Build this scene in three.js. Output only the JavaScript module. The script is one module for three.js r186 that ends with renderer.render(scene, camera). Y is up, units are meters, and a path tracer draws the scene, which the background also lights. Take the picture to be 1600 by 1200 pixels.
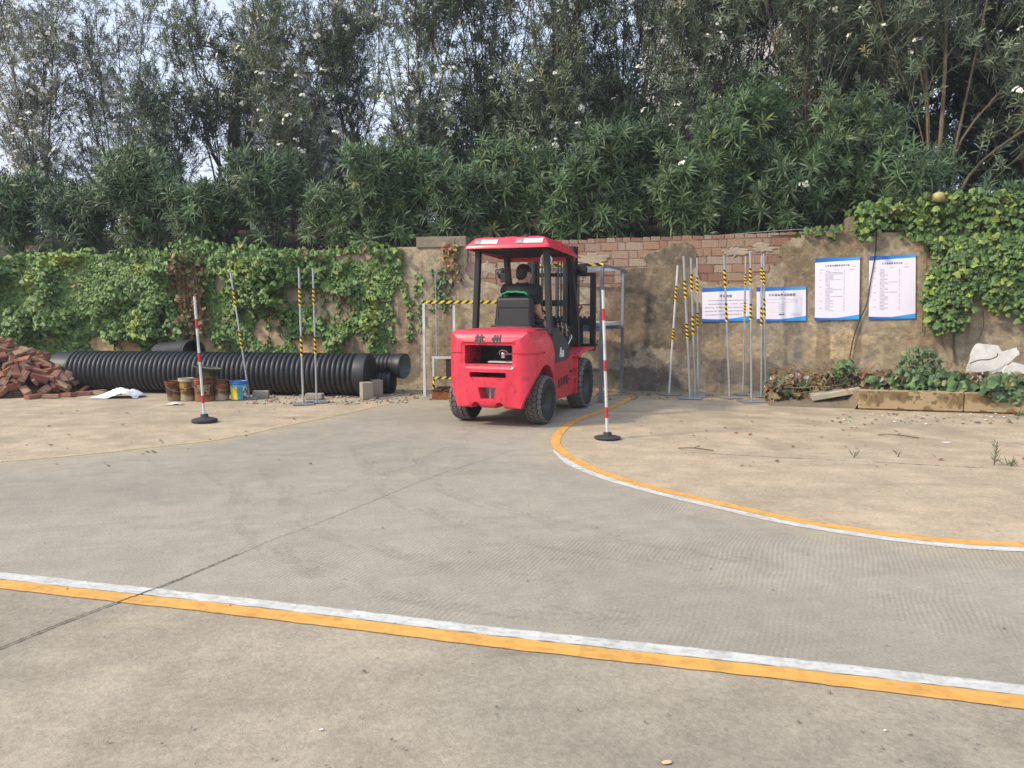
import * as THREE from 'three';
import { mergeGeometries, toCreasedNormals } from 'three/addons/utils/BufferGeometryUtils.js';
import { RoundedBoxGeometry } from 'three/addons/geometries/RoundedBoxGeometry.js';
import { MarchingCubes } from 'three/addons/objects/MarchingCubes.js';
import { Brush, Evaluator, SUBTRACTION, INTERSECTION } from 'three-bvh-csg';

// ------------------------------------------------------------------ camera, sky, sun, exposure
const scene = new THREE.Scene();
const PITCH = 5.7 * Math.PI / 180, FOC = 1203, CAMH = 1.4;
const camera = new THREE.PerspectiveCamera(53.0, 4 / 3, 0.1, 900);
camera.position.set(0, CAMH, 0);
camera.rotation.x = -PITCH;
scene.add(camera);
const SUN = new THREE.Vector3(-0.74, 0.62, 0.30).normalize();
{
  const w = 512, h = 256, d = new Float32Array(w * h * 4);
  for (let j = 0; j < h; j++) for (let i = 0; i < w; i++) {
    const lat = ((j + 0.5) / h - 0.5) * Math.PI, lon = ((i + 0.5) / w - 0.5) * 2 * Math.PI;
    const y = Math.sin(lat), x = Math.cos(lat) * Math.cos(lon), z = Math.cos(lat) * Math.sin(lon);
    const up = Math.max(y, 0), k = Math.pow(1 - up, 2.2);
    const c = Math.max(0, x * SUN.x + y * SUN.y + z * SUN.z);
    const glow = 0.9 * Math.pow(c, 5) + 1.3 * Math.pow(c, 24);
    const o = (j * w + i) * 4;
    d[o] = 0.50 + 0.32 * k + glow * 1.0;
    d[o + 1] = 0.64 + 0.24 * k + glow * 0.95;
    d[o + 2] = 0.92 + 0.06 * k + glow * 0.84;
    d[o + 3] = 1;
  }
  const t = new THREE.DataTexture(d, w, h, THREE.RGBAFormat, THREE.FloatType);
  t.mapping = THREE.EquirectangularReflectionMapping; t.magFilter = t.minFilter = THREE.LinearFilter; t.needsUpdate = true;
  scene.background = t; scene.environment = t;
}
const sun = new THREE.DirectionalLight(new THREE.Color().setRGB(1, 0.87, 0.68), 2.6);
sun.position.copy(SUN).multiplyScalar(60).add(new THREE.Vector3(0, 0, -9));
sun.target.position.set(0, 0, -9);
sun.castShadow = true; sun.shadow.radius = 9; sun.shadow.mapSize.set(2048, 2048);
Object.assign(sun.shadow.camera, { left: -26, right: 26, top: 26, bottom: -26, near: 5, far: 140 });
scene.add(sun, sun.target);
const renderer = new THREE.WebGLRenderer({ antialias: true });
renderer.toneMapping = THREE.LinearToneMapping;
renderer.toneMappingExposure = 1.32;
renderer.shadowMap.enabled = true;

// ------------------------------------------------------------------ helpers
let seedv = 7;
const reseed = (s) => { seedv = s >>> 0; };
function rnd() { seedv = (seedv + 0x6d2b79f5) | 0; let t = Math.imul(seedv ^ (seedv >>> 15), 1 | seedv); t = (t + Math.imul(t ^ (t >>> 7), 61 | t)) ^ t; return ((t ^ (t >>> 14)) >>> 0) / 4294967296; }
const rr = (a, b) => a + (b - a) * rnd();
const V = (x, y, z) => new THREE.Vector3(x, y, z);
const mix = (a, b, t) => a + (b - a) * t;
const clamp = (x, a = 0, b = 1) => Math.min(b, Math.max(a, x));
const sstep = (a, b, x) => { const t = clamp((x - a) / (b - a)); return t * t * (3 - 2 * t); };
const s2l = (c) => { c /= 255; return c <= 0.04045 ? c / 12.92 : Math.pow((c + 0.055) / 1.055, 2.4); };
const lin = (r, g, b) => new THREE.Color().setRGB(r, g, b);
function hash2(x, y) { let h = Math.imul(x, 374761393) + Math.imul(y, 668265263); h = Math.imul(h ^ (h >>> 13), 1274126177); return ((h ^ (h >>> 16)) >>> 0) / 4294967296; }
function vnoise(x, y, p = 0) {
  let xi = Math.floor(x), yi = Math.floor(y); const fx = x - xi, fy = y - yi;
  const u = fx * fx * (3 - 2 * fx), v = fy * fy * (3 - 2 * fy);
  let x1 = xi + 1, y1 = yi + 1;
  if (p) { xi = ((xi % p) + p) % p; yi = ((yi % p) + p) % p; x1 = ((x1 % p) + p) % p; y1 = ((y1 % p) + p) % p; }
  const a = hash2(xi, yi), b = hash2(x1, yi), c = hash2(xi, y1), d = hash2(x1, y1);
  return a + (b - a) * u + (c - a) * v + (a - b - c + d) * u * v;
}
function fbm(x, y, oct = 4, p = 0) { let s = 0, a = 0.5, n = 0; for (let i = 0; i < oct; i++) { s += a * vnoise(x + i * 17 * (p ? 0 : 1), y, p); n += a; a *= 0.5; x *= 2; y *= 2; if (p) p *= 2; } return s / n; }
function tex(w, h, fn, srgb = true) {   // fn(u, v) -> [r, g, b] in 0..255
  const d = new Uint8Array(w * h * 4);
  for (let j = 0; j < h; j++) for (let i = 0; i < w; i++) {
    const c = fn((i + 0.5) / w, (j + 0.5) / h), o = (j * w + i) * 4;
    d[o] = clamp(c[0], 0, 255); d[o + 1] = clamp(c[1], 0, 255); d[o + 2] = clamp(c[2], 0, 255); d[o + 3] = 255;
  }
  const t = new THREE.DataTexture(d, w, h, THREE.RGBAFormat);
  t.wrapS = t.wrapT = THREE.RepeatWrapping; t.magFilter = THREE.LinearFilter; t.minFilter = THREE.LinearMipmapLinearFilter; t.generateMipmaps = true;
  if (srgb) t.colorSpace = THREE.SRGBColorSpace;
  t.needsUpdate = true; return t;
}
function rep(t, x, y) { const c = t.clone(); c.repeat.set(x, y); c.needsUpdate = true; return c; }
const mat = (o) => { const c = { ...o }; if (Array.isArray(c.color)) c.color = lin(...c.color); return (c.clearcoat || c.transmission || c.sheen) ? new THREE.MeshPhysicalMaterial(c) : new THREE.MeshStandardMaterial(c); };
function clean(g) {
  let o = g.index ? g.toNonIndexed() : g;
  for (const k of Object.keys(o.attributes)) if (!['position', 'normal', 'uv'].includes(k)) o.deleteAttribute(k);
  if (!o.attributes.normal) o.computeVertexNormals();
  o.morphAttributes = {}; o.clearGroups(); return o;
}
function boxUV(g) {
  const p = g.attributes.position, n = g.attributes.normal, uv = new Float32Array(p.count * 2);
  for (let i = 0; i < p.count; i++) {
    const ax = Math.abs(n.getX(i)), ay = Math.abs(n.getY(i)), az = Math.abs(n.getZ(i));
    let u, v;
    if (ay >= ax && ay >= az) { u = p.getX(i); v = p.getZ(i); } else if (ax >= az) { u = p.getZ(i); v = p.getY(i); } else { u = p.getX(i); v = p.getY(i); }
    uv[2 * i] = u; uv[2 * i + 1] = v;
  }
  g.setAttribute('uv', new THREE.BufferAttribute(uv, 2)); return g;
}
function join(list) { const gs = [].concat(list).map(clean).map(boxUV); return gs.length > 1 ? mergeGeometries(gs) : gs[0]; }
const used = {};
function numbered(n) { const k = used[n] = (used[n] ?? -1) + 1; return k ? `${n}_${String(k).padStart(3, '0')}` : n; }
function shade(m) { m.castShadow = m.receiveShadow = true; return m; }
function tag(o, label, category, group, kind) { if (label) o.userData.label = label; if (category) o.userData.category = category; if (group) o.userData.group = group; if (kind) o.userData.kind = kind; return o; }
function obj(name, geos, m, parent = scene, raw = false) {
  const me = shade(new THREE.Mesh(raw ? geos : join(geos), m));
  me.name = parent === scene ? numbered(name) : name; parent.add(me); return me;
}
function thing(name, label, category, pos = [0, 0, 0], turn = 0, group) { const g = new THREE.Group(); g.name = numbered(name); g.position.set(...pos); g.rotation.y = turn; scene.add(g); return tag(g, label, category, group); }
function struct(name, geos, m, raw = true) { const o = obj(name, geos, m, scene, raw); o.userData.kind = 'structure'; return o; }
const bx = (w, h, d, x = 0, y = 0, z = 0, r = 0.006) => { const rad = Math.min(r, w / 2.01, h / 2.01, d / 2.01); const g = rad > 0.0005 ? new RoundedBoxGeometry(w, h, d, 1, rad) : new THREE.BoxGeometry(w, h, d); return g.translate(x, y, z); };
function along(g, a, b) { const dir = b.clone().sub(a); const q = new THREE.Quaternion().setFromUnitVectors(V(0, 1, 0), dir.clone().normalize()); return g.applyQuaternion(q).translate((a.x + b.x) / 2, (a.y + b.y) / 2, (a.z + b.z) / 2); }
const rod = (a, b, r, r2 = r, seg = 10) => along(new THREE.CylinderGeometry(r2, r, a.distanceTo(b), seg), a, b);
function bar(a, b, w, d, r = 0.006) {   // rectangular bar from a to b, w along local x, d along local z
  const dir = b.clone().sub(a), y = dir.clone().normalize();
  let x = Math.abs(y.x) > 0.9 ? V(0, 0, 1) : V(1, 0, 0); const z = x.clone().cross(y).normalize(); x = y.clone().cross(z).normalize();
  return bx(w, dir.length(), d, 0, 0, 0, r).applyMatrix4(new THREE.Matrix4().makeBasis(x, y, z)).translate((a.x + b.x) / 2, (a.y + b.y) / 2, (a.z + b.z) / 2);
}
const cyl = (r, h, axis, x, y, z, seg = 28, r2 = r) => { const g = new THREE.CylinderGeometry(r, r2, h, seg); if (axis === 'x') g.rotateZ(Math.PI / 2); if (axis === 'z') g.rotateX(Math.PI / 2); return g.translate(x, y, z); };
const tubePts = (pts, r, seg = 24, rs = 6) => new THREE.TubeGeometry(new THREE.CatmullRomCurve3(pts), seg, r, rs);
const lathe = (pts, seg = 32) => new THREE.LatheGeometry(pts.map((p) => new THREE.Vector2(p[0], p[1])), seg);
const CP = Math.cos(PITCH), SP = Math.sin(PITCH);
function ray(u, v) { const x = (u - 800) / FOC, y = (600 - v) / FOC; return V(x, y * CP - SP, -y * SP - CP); }
function G(u, v, h = 0) { const d = ray(u, v), t = (h - CAMH) / d.y; return V(d.x * t, h, d.z * t); }                 // photo pixel -> point on the ground
function P(u, v, depth) { const d = ray(u, v), t = depth / -d.z; return V(d.x * t, CAMH + d.y * t, d.z * t); }
// the wall's own frame: origin, direction along it, outward normal
const WO = V(0, 0, -13.34), WA = -Math.atan(0.229), WT = V(Math.cos(WA), 0, -Math.sin(WA)), WN = V(Math.sin(WA), 0, Math.cos(WA));
function W(u, v, off = 0) { const d = ray(u, v), c = V(0, CAMH, 0).sub(WO), t = (off - c.dot(WN)) / d.dot(WN); const p = d.multiplyScalar(t).add(c); return [p.dot(WT), p.y]; }   // -> [s, y]
const wallPt = (s, y, off = 0) => WO.clone().addScaledVector(WT, s).addScaledVector(WN, off).add(V(0, y, 0));
const wallDepth = (x) => 13.34 - 0.229 * x;
function inPoly(x, y, poly) { let c = false; for (let i = 0, j = poly.length - 1; i < poly.length; j = i++) { const [xi, yi] = poly[i], [xj, yj] = poly[j]; if ((yi > y) !== (yj > y) && x < (xj - xi) * (y - yi) / (yj - yi) + xi) c = !c; } return c; }
function distPoly(x, y, pl) { let m = 1e9; for (let i = 0; i + 1 < pl.length; i++) { const [ax, ay] = pl[i], [bx_, by] = pl[i + 1]; const dx = bx_ - ax, dy = by - ay, t = clamp(((x - ax) * dx + (y - ay) * dy) / (dx * dx + dy * dy)); m = Math.min(m, Math.hypot(x - ax - t * dx, y - ay - t * dy)); } return m; }
function instances(name, geo, m, list, parent, kind = 'stuff') {   // list of {p, q, s, c}
  const im = shade(new THREE.InstancedMesh(geo, m, list.length)); im.name = name; const M4 = new THREE.Matrix4();
  list.forEach((e, i) => { im.setMatrixAt(i, M4.compose(e.p, e.q, typeof e.s === 'number' ? V(e.s, e.s, e.s) : e.s)); if (e.c) im.setColorAt(i, e.c); });
  im.userData.kind = kind; parent.add(im); return im;
}
const quat = (dir, spin = 0) => new THREE.Quaternion().setFromUnitVectors(V(0, 1, 0), dir.clone().normalize()).multiply(new THREE.Quaternion().setFromAxisAngle(V(0, 1, 0), spin));
const eul = (x, y, z) => new THREE.Quaternion().setFromEuler(new THREE.Euler(x, y, z, 'YXZ'));

// ------------------------------------------------------------------ textures
const grainTex = tex(1024, 1024, (u, v) => {           // fine aggregate, tile 2.4 m
  const n = fbm(u * 20, v * 20, 6, 20), f = hash2((u * 1024) | 0, (v * 1024) | 0), f2 = vnoise(u * 340, v * 340, 340), g = vnoise(u * 9 + v * 5, (v * 150 + u * 40));
  const speck = f > 0.992 ? -46 : f < 0.006 ? 26 : 0, gr = Math.sin((u * 84 + v * 37 + fbm(u * 6, v * 6, 3, 6) * 2.2) * Math.PI * 2) * sstep(0.35, 0.65, fbm(u * 5 + 3, v * 5, 3, 5)), k = 216 + (n - 0.5) * 26 + (f - 0.5) * 14 + (f2 - 0.5) * 20 + (g - 0.5) * 8 + gr * 5 + speck * 0.6;
  return [k, k * 0.997, k * 0.985];
});
const broomBump = tex(1024, 1024, (u, v) => {          // broom-finished concrete: grooves across the lane
  const wob = fbm(u * 6, v * 6, 3, 6) * 2.2, g = 0.5 + 0.5 * Math.sin((u * 84 + v * 37 + wob) * Math.PI * 2), m = sstep(0.35, 0.65, fbm(u * 5 + 3, v * 5, 3, 5));
  const k = 128 + (g - 0.5) * 90 * m + (vnoise(u * 300, v * 300, 300) - 0.5) * 90; return [k, k, k];
}, false);
const dirtTex = tex(1024, 1024, (u, v) => {            // trodden earth on concrete, tile 3 m
  const n = fbm(u * 16, v * 16, 5, 16), f = hash2((u * 1024) | 0, (v * 1024) | 0), st = fbm(u * 10, v * 70, 3, 10);
  const speck = f > 0.99 ? -60 : f < 0.006 ? 24 : 0, k = 216 + (n - 0.5) * 46 + (f - 0.5) * 26 + (st - 0.5) * 14 + (vnoise(u * 200, v * 200, 200) - 0.5) * 24 + speck;
  return [k, k * 0.992, k * 0.97];
});
const grime = tex(512, 512, (u, v) => { const n = fbm(u * 8, v * 8, 5, 8), f = vnoise(u * 128, v * 128, 128); const k = 226 + (n - 0.5) * 56 + (f - 0.5) * 18; return [k, k, k]; });
const roughTex = tex(256, 256, (u, v) => { const n = fbm(u * 8, v * 8, 5, 8); const k = 120 + n * 130; return [k, k, k]; }, false);
const rustTex = tex(256, 256, (u, v) => { const n = fbm(u * 6, v * 6, 5, 6), m = sstep(0.42, 0.62, n); return [mix(205, 120, m), mix(196, 82, m), mix(178, 58, m)]; });

// ------------------------------------------------------------------ ground, road and painted lines
const lineDir = G(1600, 1081).sub(G(0, 901)).normalize();
const ext = (p, d, x) => p.clone().addScaledVector(d, (x - p.x) / d.x);
const nearMid = [[0, 906], [400, 950], [800, 997.5], [1200, 1041], [1600, 1088]].map((p) => G(...p));
nearMid.unshift(ext(nearMid[0], nearMid[1].clone().sub(nearMid[0]), -16)); nearMid.push(ext(nearMid[5], nearMid[5].clone().sub(nearMid[4]), 12));
const rightYellow = [[985, 622], [970, 630], [940, 642.5], [900, 657.5], [877, 673], [868, 689], [879, 707], [925, 732], [975, 750], [1050, 770], [1150, 793], [1250, 814.5], [1400, 837], [1500, 847], [1600, 852]].map((p) => G(...p));
rightYellow.push(ext(rightYellow[14], rightYellow[14].clone().sub(rightYellow[13]), 14));
const leftLine = [[655, 617], [620, 627], [560, 641], [500, 654], [440, 666], [380, 679], [330, 688], [250, 697], [150, 708], [70, 715.5], [0, 721]].map((p) => G(...p));
leftLine.push(ext(leftLine[10], leftLine[10].clone().sub(leftLine[9]), -18));
const smooth = (pts, n) => new THREE.CatmullRomCurve3(pts, false, 'centripetal').getSpacedPoints(n);
const rY = smooth(rightYellow, 160), lL = smooth(leftLine, 120), nM = smooth(nearMid, 120);
const xz = (p) => [p.x, p.z];
const roadPoly = [...nM.map(xz), ...rY.slice().reverse().map(xz), ...lL.map(xz)];
const rightEdge = rY.map(xz), leftEdge = lL.map(xz), nearEdge = nM.map(xz);
function axis(lo, hi, step, far) { const a = []; for (let i = far.length - 1; i >= 0; i--) a.push(lo - far[i]); for (let x = lo; x <= hi + 1e-6; x += step) a.push(x); for (const f of far) a.push(hi + f); return a; }
function sheet(xs, zs, y, keep, colour) {
  const pos = [], col = [], uv = [], idx = [], id = new Map(), nx = xs.length;
  const vert = (i, j) => { const k = j * nx + i; if (!id.has(k)) { id.set(k, pos.length / 3); pos.push(xs[i], y, zs[j]); uv.push(xs[i], zs[j]); col.push(...colour(xs[i], zs[j])); } return id.get(k); };
  for (let j = 0; j + 1 < zs.length; j++) for (let i = 0; i + 1 < nx; i++) {
    if (keep && !keep((xs[i] + xs[i + 1]) / 2, (zs[j] + zs[j + 1]) / 2)) continue;
    const a = vert(i, j), b = vert(i + 1, j), c = vert(i + 1, j + 1), d = vert(i, j + 1); idx.push(a, d, c, a, c, b);
  }
  const g = new THREE.BufferGeometry();
  g.setAttribute('position', new THREE.Float32BufferAttribute(pos, 3)); g.setAttribute('uv', new THREE.Float32BufferAttribute(uv, 2)); g.setAttribute('color', new THREE.Float32BufferAttribute(col, 3));
  g.setIndex(idx); g.computeVertexNormals(); return g;
}
const TAN = [0.65, 0.51, 0.355], TAN2 = [0.56, 0.455, 0.315], GREY = [0.480, 0.418, 0.328], NEAR = [0.512, 0.434, 0.328], DARKG = [0.365, 0.323, 0.258];
const mix3 = (a, b, t) => [mix(a[0], b[0], t), mix(a[1], b[1], t), mix(a[2], b[2], t)];
const slabEdge = [[1100, 706], [1180, 712], [1400, 722], [1700, 737]].map((p) => G(...p)).map(xz);
function nearSide(x, z) { let zz = nM[0].z; for (let i = 0; i + 1 < nM.length; i++) if (x >= nM[i].x && x <= nM[i + 1].x) { zz = mix(nM[i].z, nM[i + 1].z, (x - nM[i].x) / (nM[i + 1].x - nM[i].x)); break; } return z - zz; }
function groundColour(x, z) {
  if (nearSide(x, z) > 0) { const n = fbm(x * 0.9 + 9, z * 0.9, 4), m = fbm(x * 0.35 - z * 0.7, z * 0.8 + x * 0.5 + 30, 3); return mix3(mix3(NEAR, DARKG, sstep(0.46, 0.70, n) * 0.5), TAN2, sstep(0.5, 0.75, m) * 0.35); }
  const n = fbm(x * 0.8, z * 1.6, 5), m = fbm(x * 3 + 40, z * 3, 3);
  let c = mix3(TAN, TAN2, sstep(0.4, 0.7, n) * 0.7);
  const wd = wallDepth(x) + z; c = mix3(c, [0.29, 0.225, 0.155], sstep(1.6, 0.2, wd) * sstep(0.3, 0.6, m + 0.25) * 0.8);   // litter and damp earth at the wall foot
  if (x > 2.5 && z < -7.2 - 0.1 * x && z < -6.5) c = mix3(c, [0.45, 0.35, 0.235], sstep(0.45, 0.62, m) * 0.55);
  if (x < -1.5) c = mix3(c, [0.41, 0.33, 0.23], sstep(0.5, 0.7, fbm(x * 2.2, z * 3.3 + 80, 4)) * 0.45);
  return c;
}
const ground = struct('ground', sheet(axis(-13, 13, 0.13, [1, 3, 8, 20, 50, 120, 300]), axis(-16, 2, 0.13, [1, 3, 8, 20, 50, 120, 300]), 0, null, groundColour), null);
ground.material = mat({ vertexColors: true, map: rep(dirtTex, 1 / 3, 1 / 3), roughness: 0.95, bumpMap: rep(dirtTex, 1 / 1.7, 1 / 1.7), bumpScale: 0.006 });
const scuff = [[G(470, 720), 1.5], [G(560, 860), 2.6], [G(560, 860), 2.25], [G(900, 560), 5.2], [G(900, 560), 4.75], [G(250, 640), 4.4]];
function roadColour(x, z) {
  let n = fbm(x * 0.7 + 5, z * 0.7 + 2, 5), c = mix3(GREY, DARKG, sstep(0.42, 0.72, n) * 0.45);
  const m = fbm(x * 2.1 + 50, z * 2.1, 3);
  for (const [p, r] of scuff) { const dx = x - p.x, dz = z - p.z, d = Math.hypot(dx, dz), a = Math.atan2(dz, dx); const t = sstep(0.17, 0.08, Math.abs(d - r)) * sstep(0.42, 0.6, fbm(a * 3 + r, d, 2)) * (0.6 + 0.4 * Math.sin(a * r * 40)); c = mix3(c, [0.30, 0.27, 0.225], clamp(t) * 0.30); }
  const de = Math.min(distPoly(x, z, rightEdge) * 1.6, distPoly(x, z, leftEdge));
  c = mix3(c, TAN2, sstep(0.7, 0, de + (m - 0.5) * 0.7) * 0.75);
  c = mix3(c, TAN2, sstep(-9.2, -11.5, z) * sstep(0.4, 0.6, m) * 0.75);
  return c;
}
const road = struct('road', sheet(axis(-15, 12, 0.075, []), axis(-13.4, -2.2, 0.075, []), 0.002, (x, z) => inPoly(x, z, roadPoly), roadColour), null);
road.material = mat({ vertexColors: true, map: rep(grainTex, 1 / 2.4, 1 / 2.4), roughness: 0.9, bumpMap: rep(broomBump, 1 / 2.4, 1 / 2.4), bumpScale: 0.0042 });
function strip(pts, w0, w1, y, jag = 0.004, taper = 0) {          // painted strip between two offsets to the left of the path
  const pos = [], uv = [], idx = []; let len = 0;
  pts.forEach((p, i) => {
    const a = pts[Math.max(0, i - 1)], b = pts[Math.min(pts.length - 1, i + 1)], t = b.clone().sub(a).normalize(), n = V(t.z, 0, -t.x); if (i) len += p.distanceTo(pts[i - 1]);
    const k0 = taper && i < taper ? 0.15 + 0.85 * i / taper : 1, o0 = mix(w1, w0, k0) + rr(-jag, jag), o1 = w1 + rr(-jag, jag);
    pos.push(p.x + n.x * o0, y, p.z + n.z * o0, p.x + n.x * o1, y, p.z + n.z * o1); uv.push(len, 0, len, w1 - w0);
    if (i) { const k = i * 2; idx.push(k - 2, k - 1, k, k, k - 1, k + 1); }
  });
  const g = new THREE.BufferGeometry(); g.setAttribute('position', new THREE.Float32BufferAttribute(pos, 3)); g.setAttribute('uv', new THREE.Float32BufferAttribute(uv, 2)); g.setIndex(idx); g.computeVertexNormals();
  if (g.attributes.normal.getY(0) < 0) { g.setIndex(idx.reverse()); g.computeVertexNormals(); } return g;
}
const paintTex = (base, under, amt) => tex(1024, 128, (u, v) => {  // worn road paint, 4 m long tile
  const n = fbm(u * 160, v * 5, 5), f = hash2((u * 1024) | 0, (v * 128) | 0), e = Math.min(v, 1 - v);
  const wear = clamp(sstep(0.63 - amt, 0.80 - amt, n + (f - 0.5) * 0.22) + (e < 0.1 ? sstep(0.45, 0.7, n + f * 0.2) * 0.7 : 0)); const sk = sstep(0.50, 0.72, fbm(u * 90 + 7, v * 3 + 2, 5)) * 0.08, k = 1 - sk + (f - 0.5) * 0.09 + (vnoise(u * 40, v * 4, 40) - 0.5) * 0.10;
  return [mix(base[0], under[0], wear) * k, mix(base[1], under[1], wear) * k, mix(base[2], under[2], wear) * k];
});
const under = [166, 158, 144], yTex = paintTex([216, 158, 76], [196, 158, 98], -0.05), wTex = paintTex([200, 197, 188], [174, 169, 157], 0.01), fTex = paintTex([186, 164, 120], [182, 164, 130], 0.22);
const paint = (t, w) => mat({ map: rep(t, 0.25, 1 / w), roughness: 0.75 });
const nFine = smooth(nearMid, 500);
tag(struct('painted_line', strip(nFine, -0.106, -0.002, 0.0045), paint(yTex, 0.104)), 'orange-yellow painted line along the near edge of the road', 'painted line');
tag(struct('painted_line', strip(nFine, 0.002, 0.088, 0.0045), paint(wTex, 0.086)), 'white painted line on the far side of the near orange-yellow line', 'painted line');
const rFine = smooth(rightYellow, 400);
tag(struct('painted_line', strip(rFine, -0.052, 0.052, 0.0045), paint(yTex, 0.104)), 'yellow curved line bounding the sandy island on the right', 'painted line');
tag(struct('painted_line', strip(rFine.slice(92), -0.142, -0.056, 0.0045, 0.004, 14), paint(wTex, 0.1)), 'white curved line outside the yellow curve on the right', 'painted line');
const lFine = smooth(leftLine, 400);
tag(struct('painted_line', strip(lFine.slice(120), -0.04, 0.03, 0.0045), paint(paintTex([232, 224, 202], [206, 190, 156], 0.04), 0.07)), 'pale cream line curving along the sandy ground on the left', 'painted line');
tag(struct('painted_line', strip(lFine.slice(0, 121), -0.05, 0.05, 0.0045), paint(fTex, 0.1)), 'faded dusty yellow line running towards the small white portal frame', 'painted line');
{ // earth-filled joint across the slabs and smaller cracks
  const m = mat({ color: [0.11, 0.098, 0.08], roughness: 1 });
  const crack = (pts, w) => { const q = smooth(pts.map((p) => G(...p)), 150).map((p) => p.add(V(rr(-0.004, 0.004), 0, rr(-0.004, 0.004)))); return strip(q, -w / 2, w / 2, 0.007, w * 0.3); };
  tag(struct('slab_joint', crack([[-60, 1040], [60, 990], [160, 951], [240, 922], [300, 898], [370, 868]], 0.009), m), 'dark dirt-filled joint crossing the near painted lines', 'joint');
  const treadA = tex(256, 64, (u, v) => { const c = Math.abs(((u * 30 + Math.abs(v - 0.5) * 3) % 1) - 0.5) < 0.27 && Math.abs(Math.abs(v - 0.5) - 0.22) < 0.22 ? 1 : 0.3, n = sstep(0.36, 0.62, fbm(u * 12, v * 6, 4, 12)), e = sstep(0, 0.12, Math.min(v, 1 - v)); const k = 255 * 0.11 * c * n * e; return [k, k, k]; }, false);
  const markM = mat({ color: [0.14, 0.125, 0.10], roughness: 1, transparent: true, alphaMap: rep(treadA, 0.55, 1 / 0.22) });
  [[[[330, 735], [372, 770], [385, 815], [440, 868], [560, 915], [760, 950], [1000, 970]], 'dusty curved tyre track on the road, nearest the near white line'], [[[420, 735], [450, 775], [480, 815], [560, 850], [700, 885], [900, 905]], 'dusty curved tyre track on the road, inside the nearest one'], [[[640, 700], [660, 740], [720, 775], [850, 812], [1000, 845], [1200, 880]], 'dusty curved tyre track on the road towards the right curve'], [[[560, 700], [585, 742], [640, 790], [760, 830], [920, 862], [1100, 890]], 'dusty curved tyre track in the middle of the road'], [[[740, 660], [720, 690], [640, 730], [500, 775]], 'dusty tyre track leading back from the forklift']].forEach(([p, label]) => tag(struct('tyre_mark', strip(smooth(p.map((q) => G(...q)), 120), -0.11, 0.11, 0.0035, 0.002), markM), label, 'tyre mark'));
  tag(struct('slab_joint', crack([[370, 868], [420, 846], [470, 828], [560, 792], [690, 740], [800, 705]], 0.005), mat({ color: [0.33, 0.295, 0.24], roughness: 1 })), 'fine far end of the slab joint on the grey road', 'joint');
  tag(struct('slab_joint', strip(smooth([[1080, 707], [1200, 714], [1400, 724], [1700, 740]].map((p) => G(...p)), 80), -0.005, 0.005, 0.0045, 0.006), mat({ color: [0.26, 0.21, 0.145], roughness: 1 })), 'dark joint across the sandy ground at right where weeds grow', 'joint');
}

// ------------------------------------------------------------------ retaining wall with bricks, plaster and the bank behind it
const wallG = thing('retaining_wall', 'long stained plaster wall with exposed red bricks along its top behind the forklift', 'wall', [WO.x, 0, WO.z], WA);
const onWall = (name, geos, m, raw) => obj(name, geos, m, wallG, raw);
const S0 = -14.5, S1 = 12.5, topAt = (s) => (s < -2.0 ? 2.44 : mix(2.50, 2.60, clamp((s + 2) / 7)));
const brickTone = [[0.50, 0.255, 0.165], [0.56, 0.31, 0.205], [0.58, 0.36, 0.25], [0.52, 0.33, 0.235], [0.45, 0.225, 0.15], [0.58, 0.42, 0.30]];
const brickTex = tex(256, 256, (u, v) => { const n = fbm(u * 10, v * 10, 5, 10), f = hash2((u * 256) | 0, (v * 256) | 0); const m = sstep(0.48, 0.7, n), q = sstep(0.55, 0.7, fbm(u * 6 + 3, v * 6, 4, 6)); const k = 226 + (f - 0.5) * 44; return [k - m * 50 - q * 12, k - m * 40 + q * 8, k - m * 34 + q * 14]; });
const brickMats = brickTone.map((c) => mat({ color: c, map: rep(brickTex, 3, 3), roughness: 0.95, bumpMap: rep(brickTex, 3, 3), bumpScale: 0.01 }));
onWall('mortar_core', [[S0, -2.2, 2.40], [-2.2, 1.2, 2.46], [1.2, 4.2, 2.51], [4.2, S1, 2.55]].map(([a, b, h]) => new THREE.BoxGeometry(b - a, h, 0.45).translate((a + b) / 2, h / 2, -0.27)), mat({ color: [0.50, 0.37, 0.26], map: grime, roughness: 1, bumpMap: grime, bumpScale: 0.02 }));
// the plaster layer: a sheet with a ragged upper edge where it has fallen off the bricks
const fellOff = [[728, 378], [731, 400], [726, 420], [735, 438], [770, 444], [800, 456], [830, 452], [862, 458], [900, 450], [930, 450], [964, 448], [971, 446], [970, 423], [988, 420], [1004, 420], [1016, 415], [1006, 405], [1008, 399], [1024, 393], [1039, 388], [1051, 381], [1072, 378], [1081, 383], [1088, 399], [1086, 417], [1093, 439], [1106, 443], [1120, 446], [1137, 444], [1162, 444], [1175, 436], [1186, 430], [1198, 430], [1203, 426], [1207, 416], [1208, 407], [1224, 403], [1217, 400], [1218, 388], [1230, 378], [1243, 371], [1262, 366]].map((p) => W(...p));
const ragged = [];
fellOff.forEach((p, i) => { if (i) { const q = fellOff[i - 1]; for (let k = 1; k < 4; k++) { const t = k / 4; ragged.push([mix(q[0], p[0], t) + rr(-0.012, 0.012), mix(q[1], p[1], t) + rr(-0.012, 0.012)]); } } ragged.push(p); });
const plasterTop = [[S0, 2.40], [-2.2, 2.42], [ragged[0][0] - 0.02, 2.475], ...ragged.map(([s, y]) => [s, Math.min(y, topAt(s) - 0.02)]), [4.2, 2.535], [S1, 2.55]];
const pad = (u, v, ru, rv, c, k) => { const [s, y] = W(u, v), [s2] = W(u + ru, v), [, y2] = W(u, v - rv); return { s, y, rs: s2 - s, ry: y2 - y, c, k }; };
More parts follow.
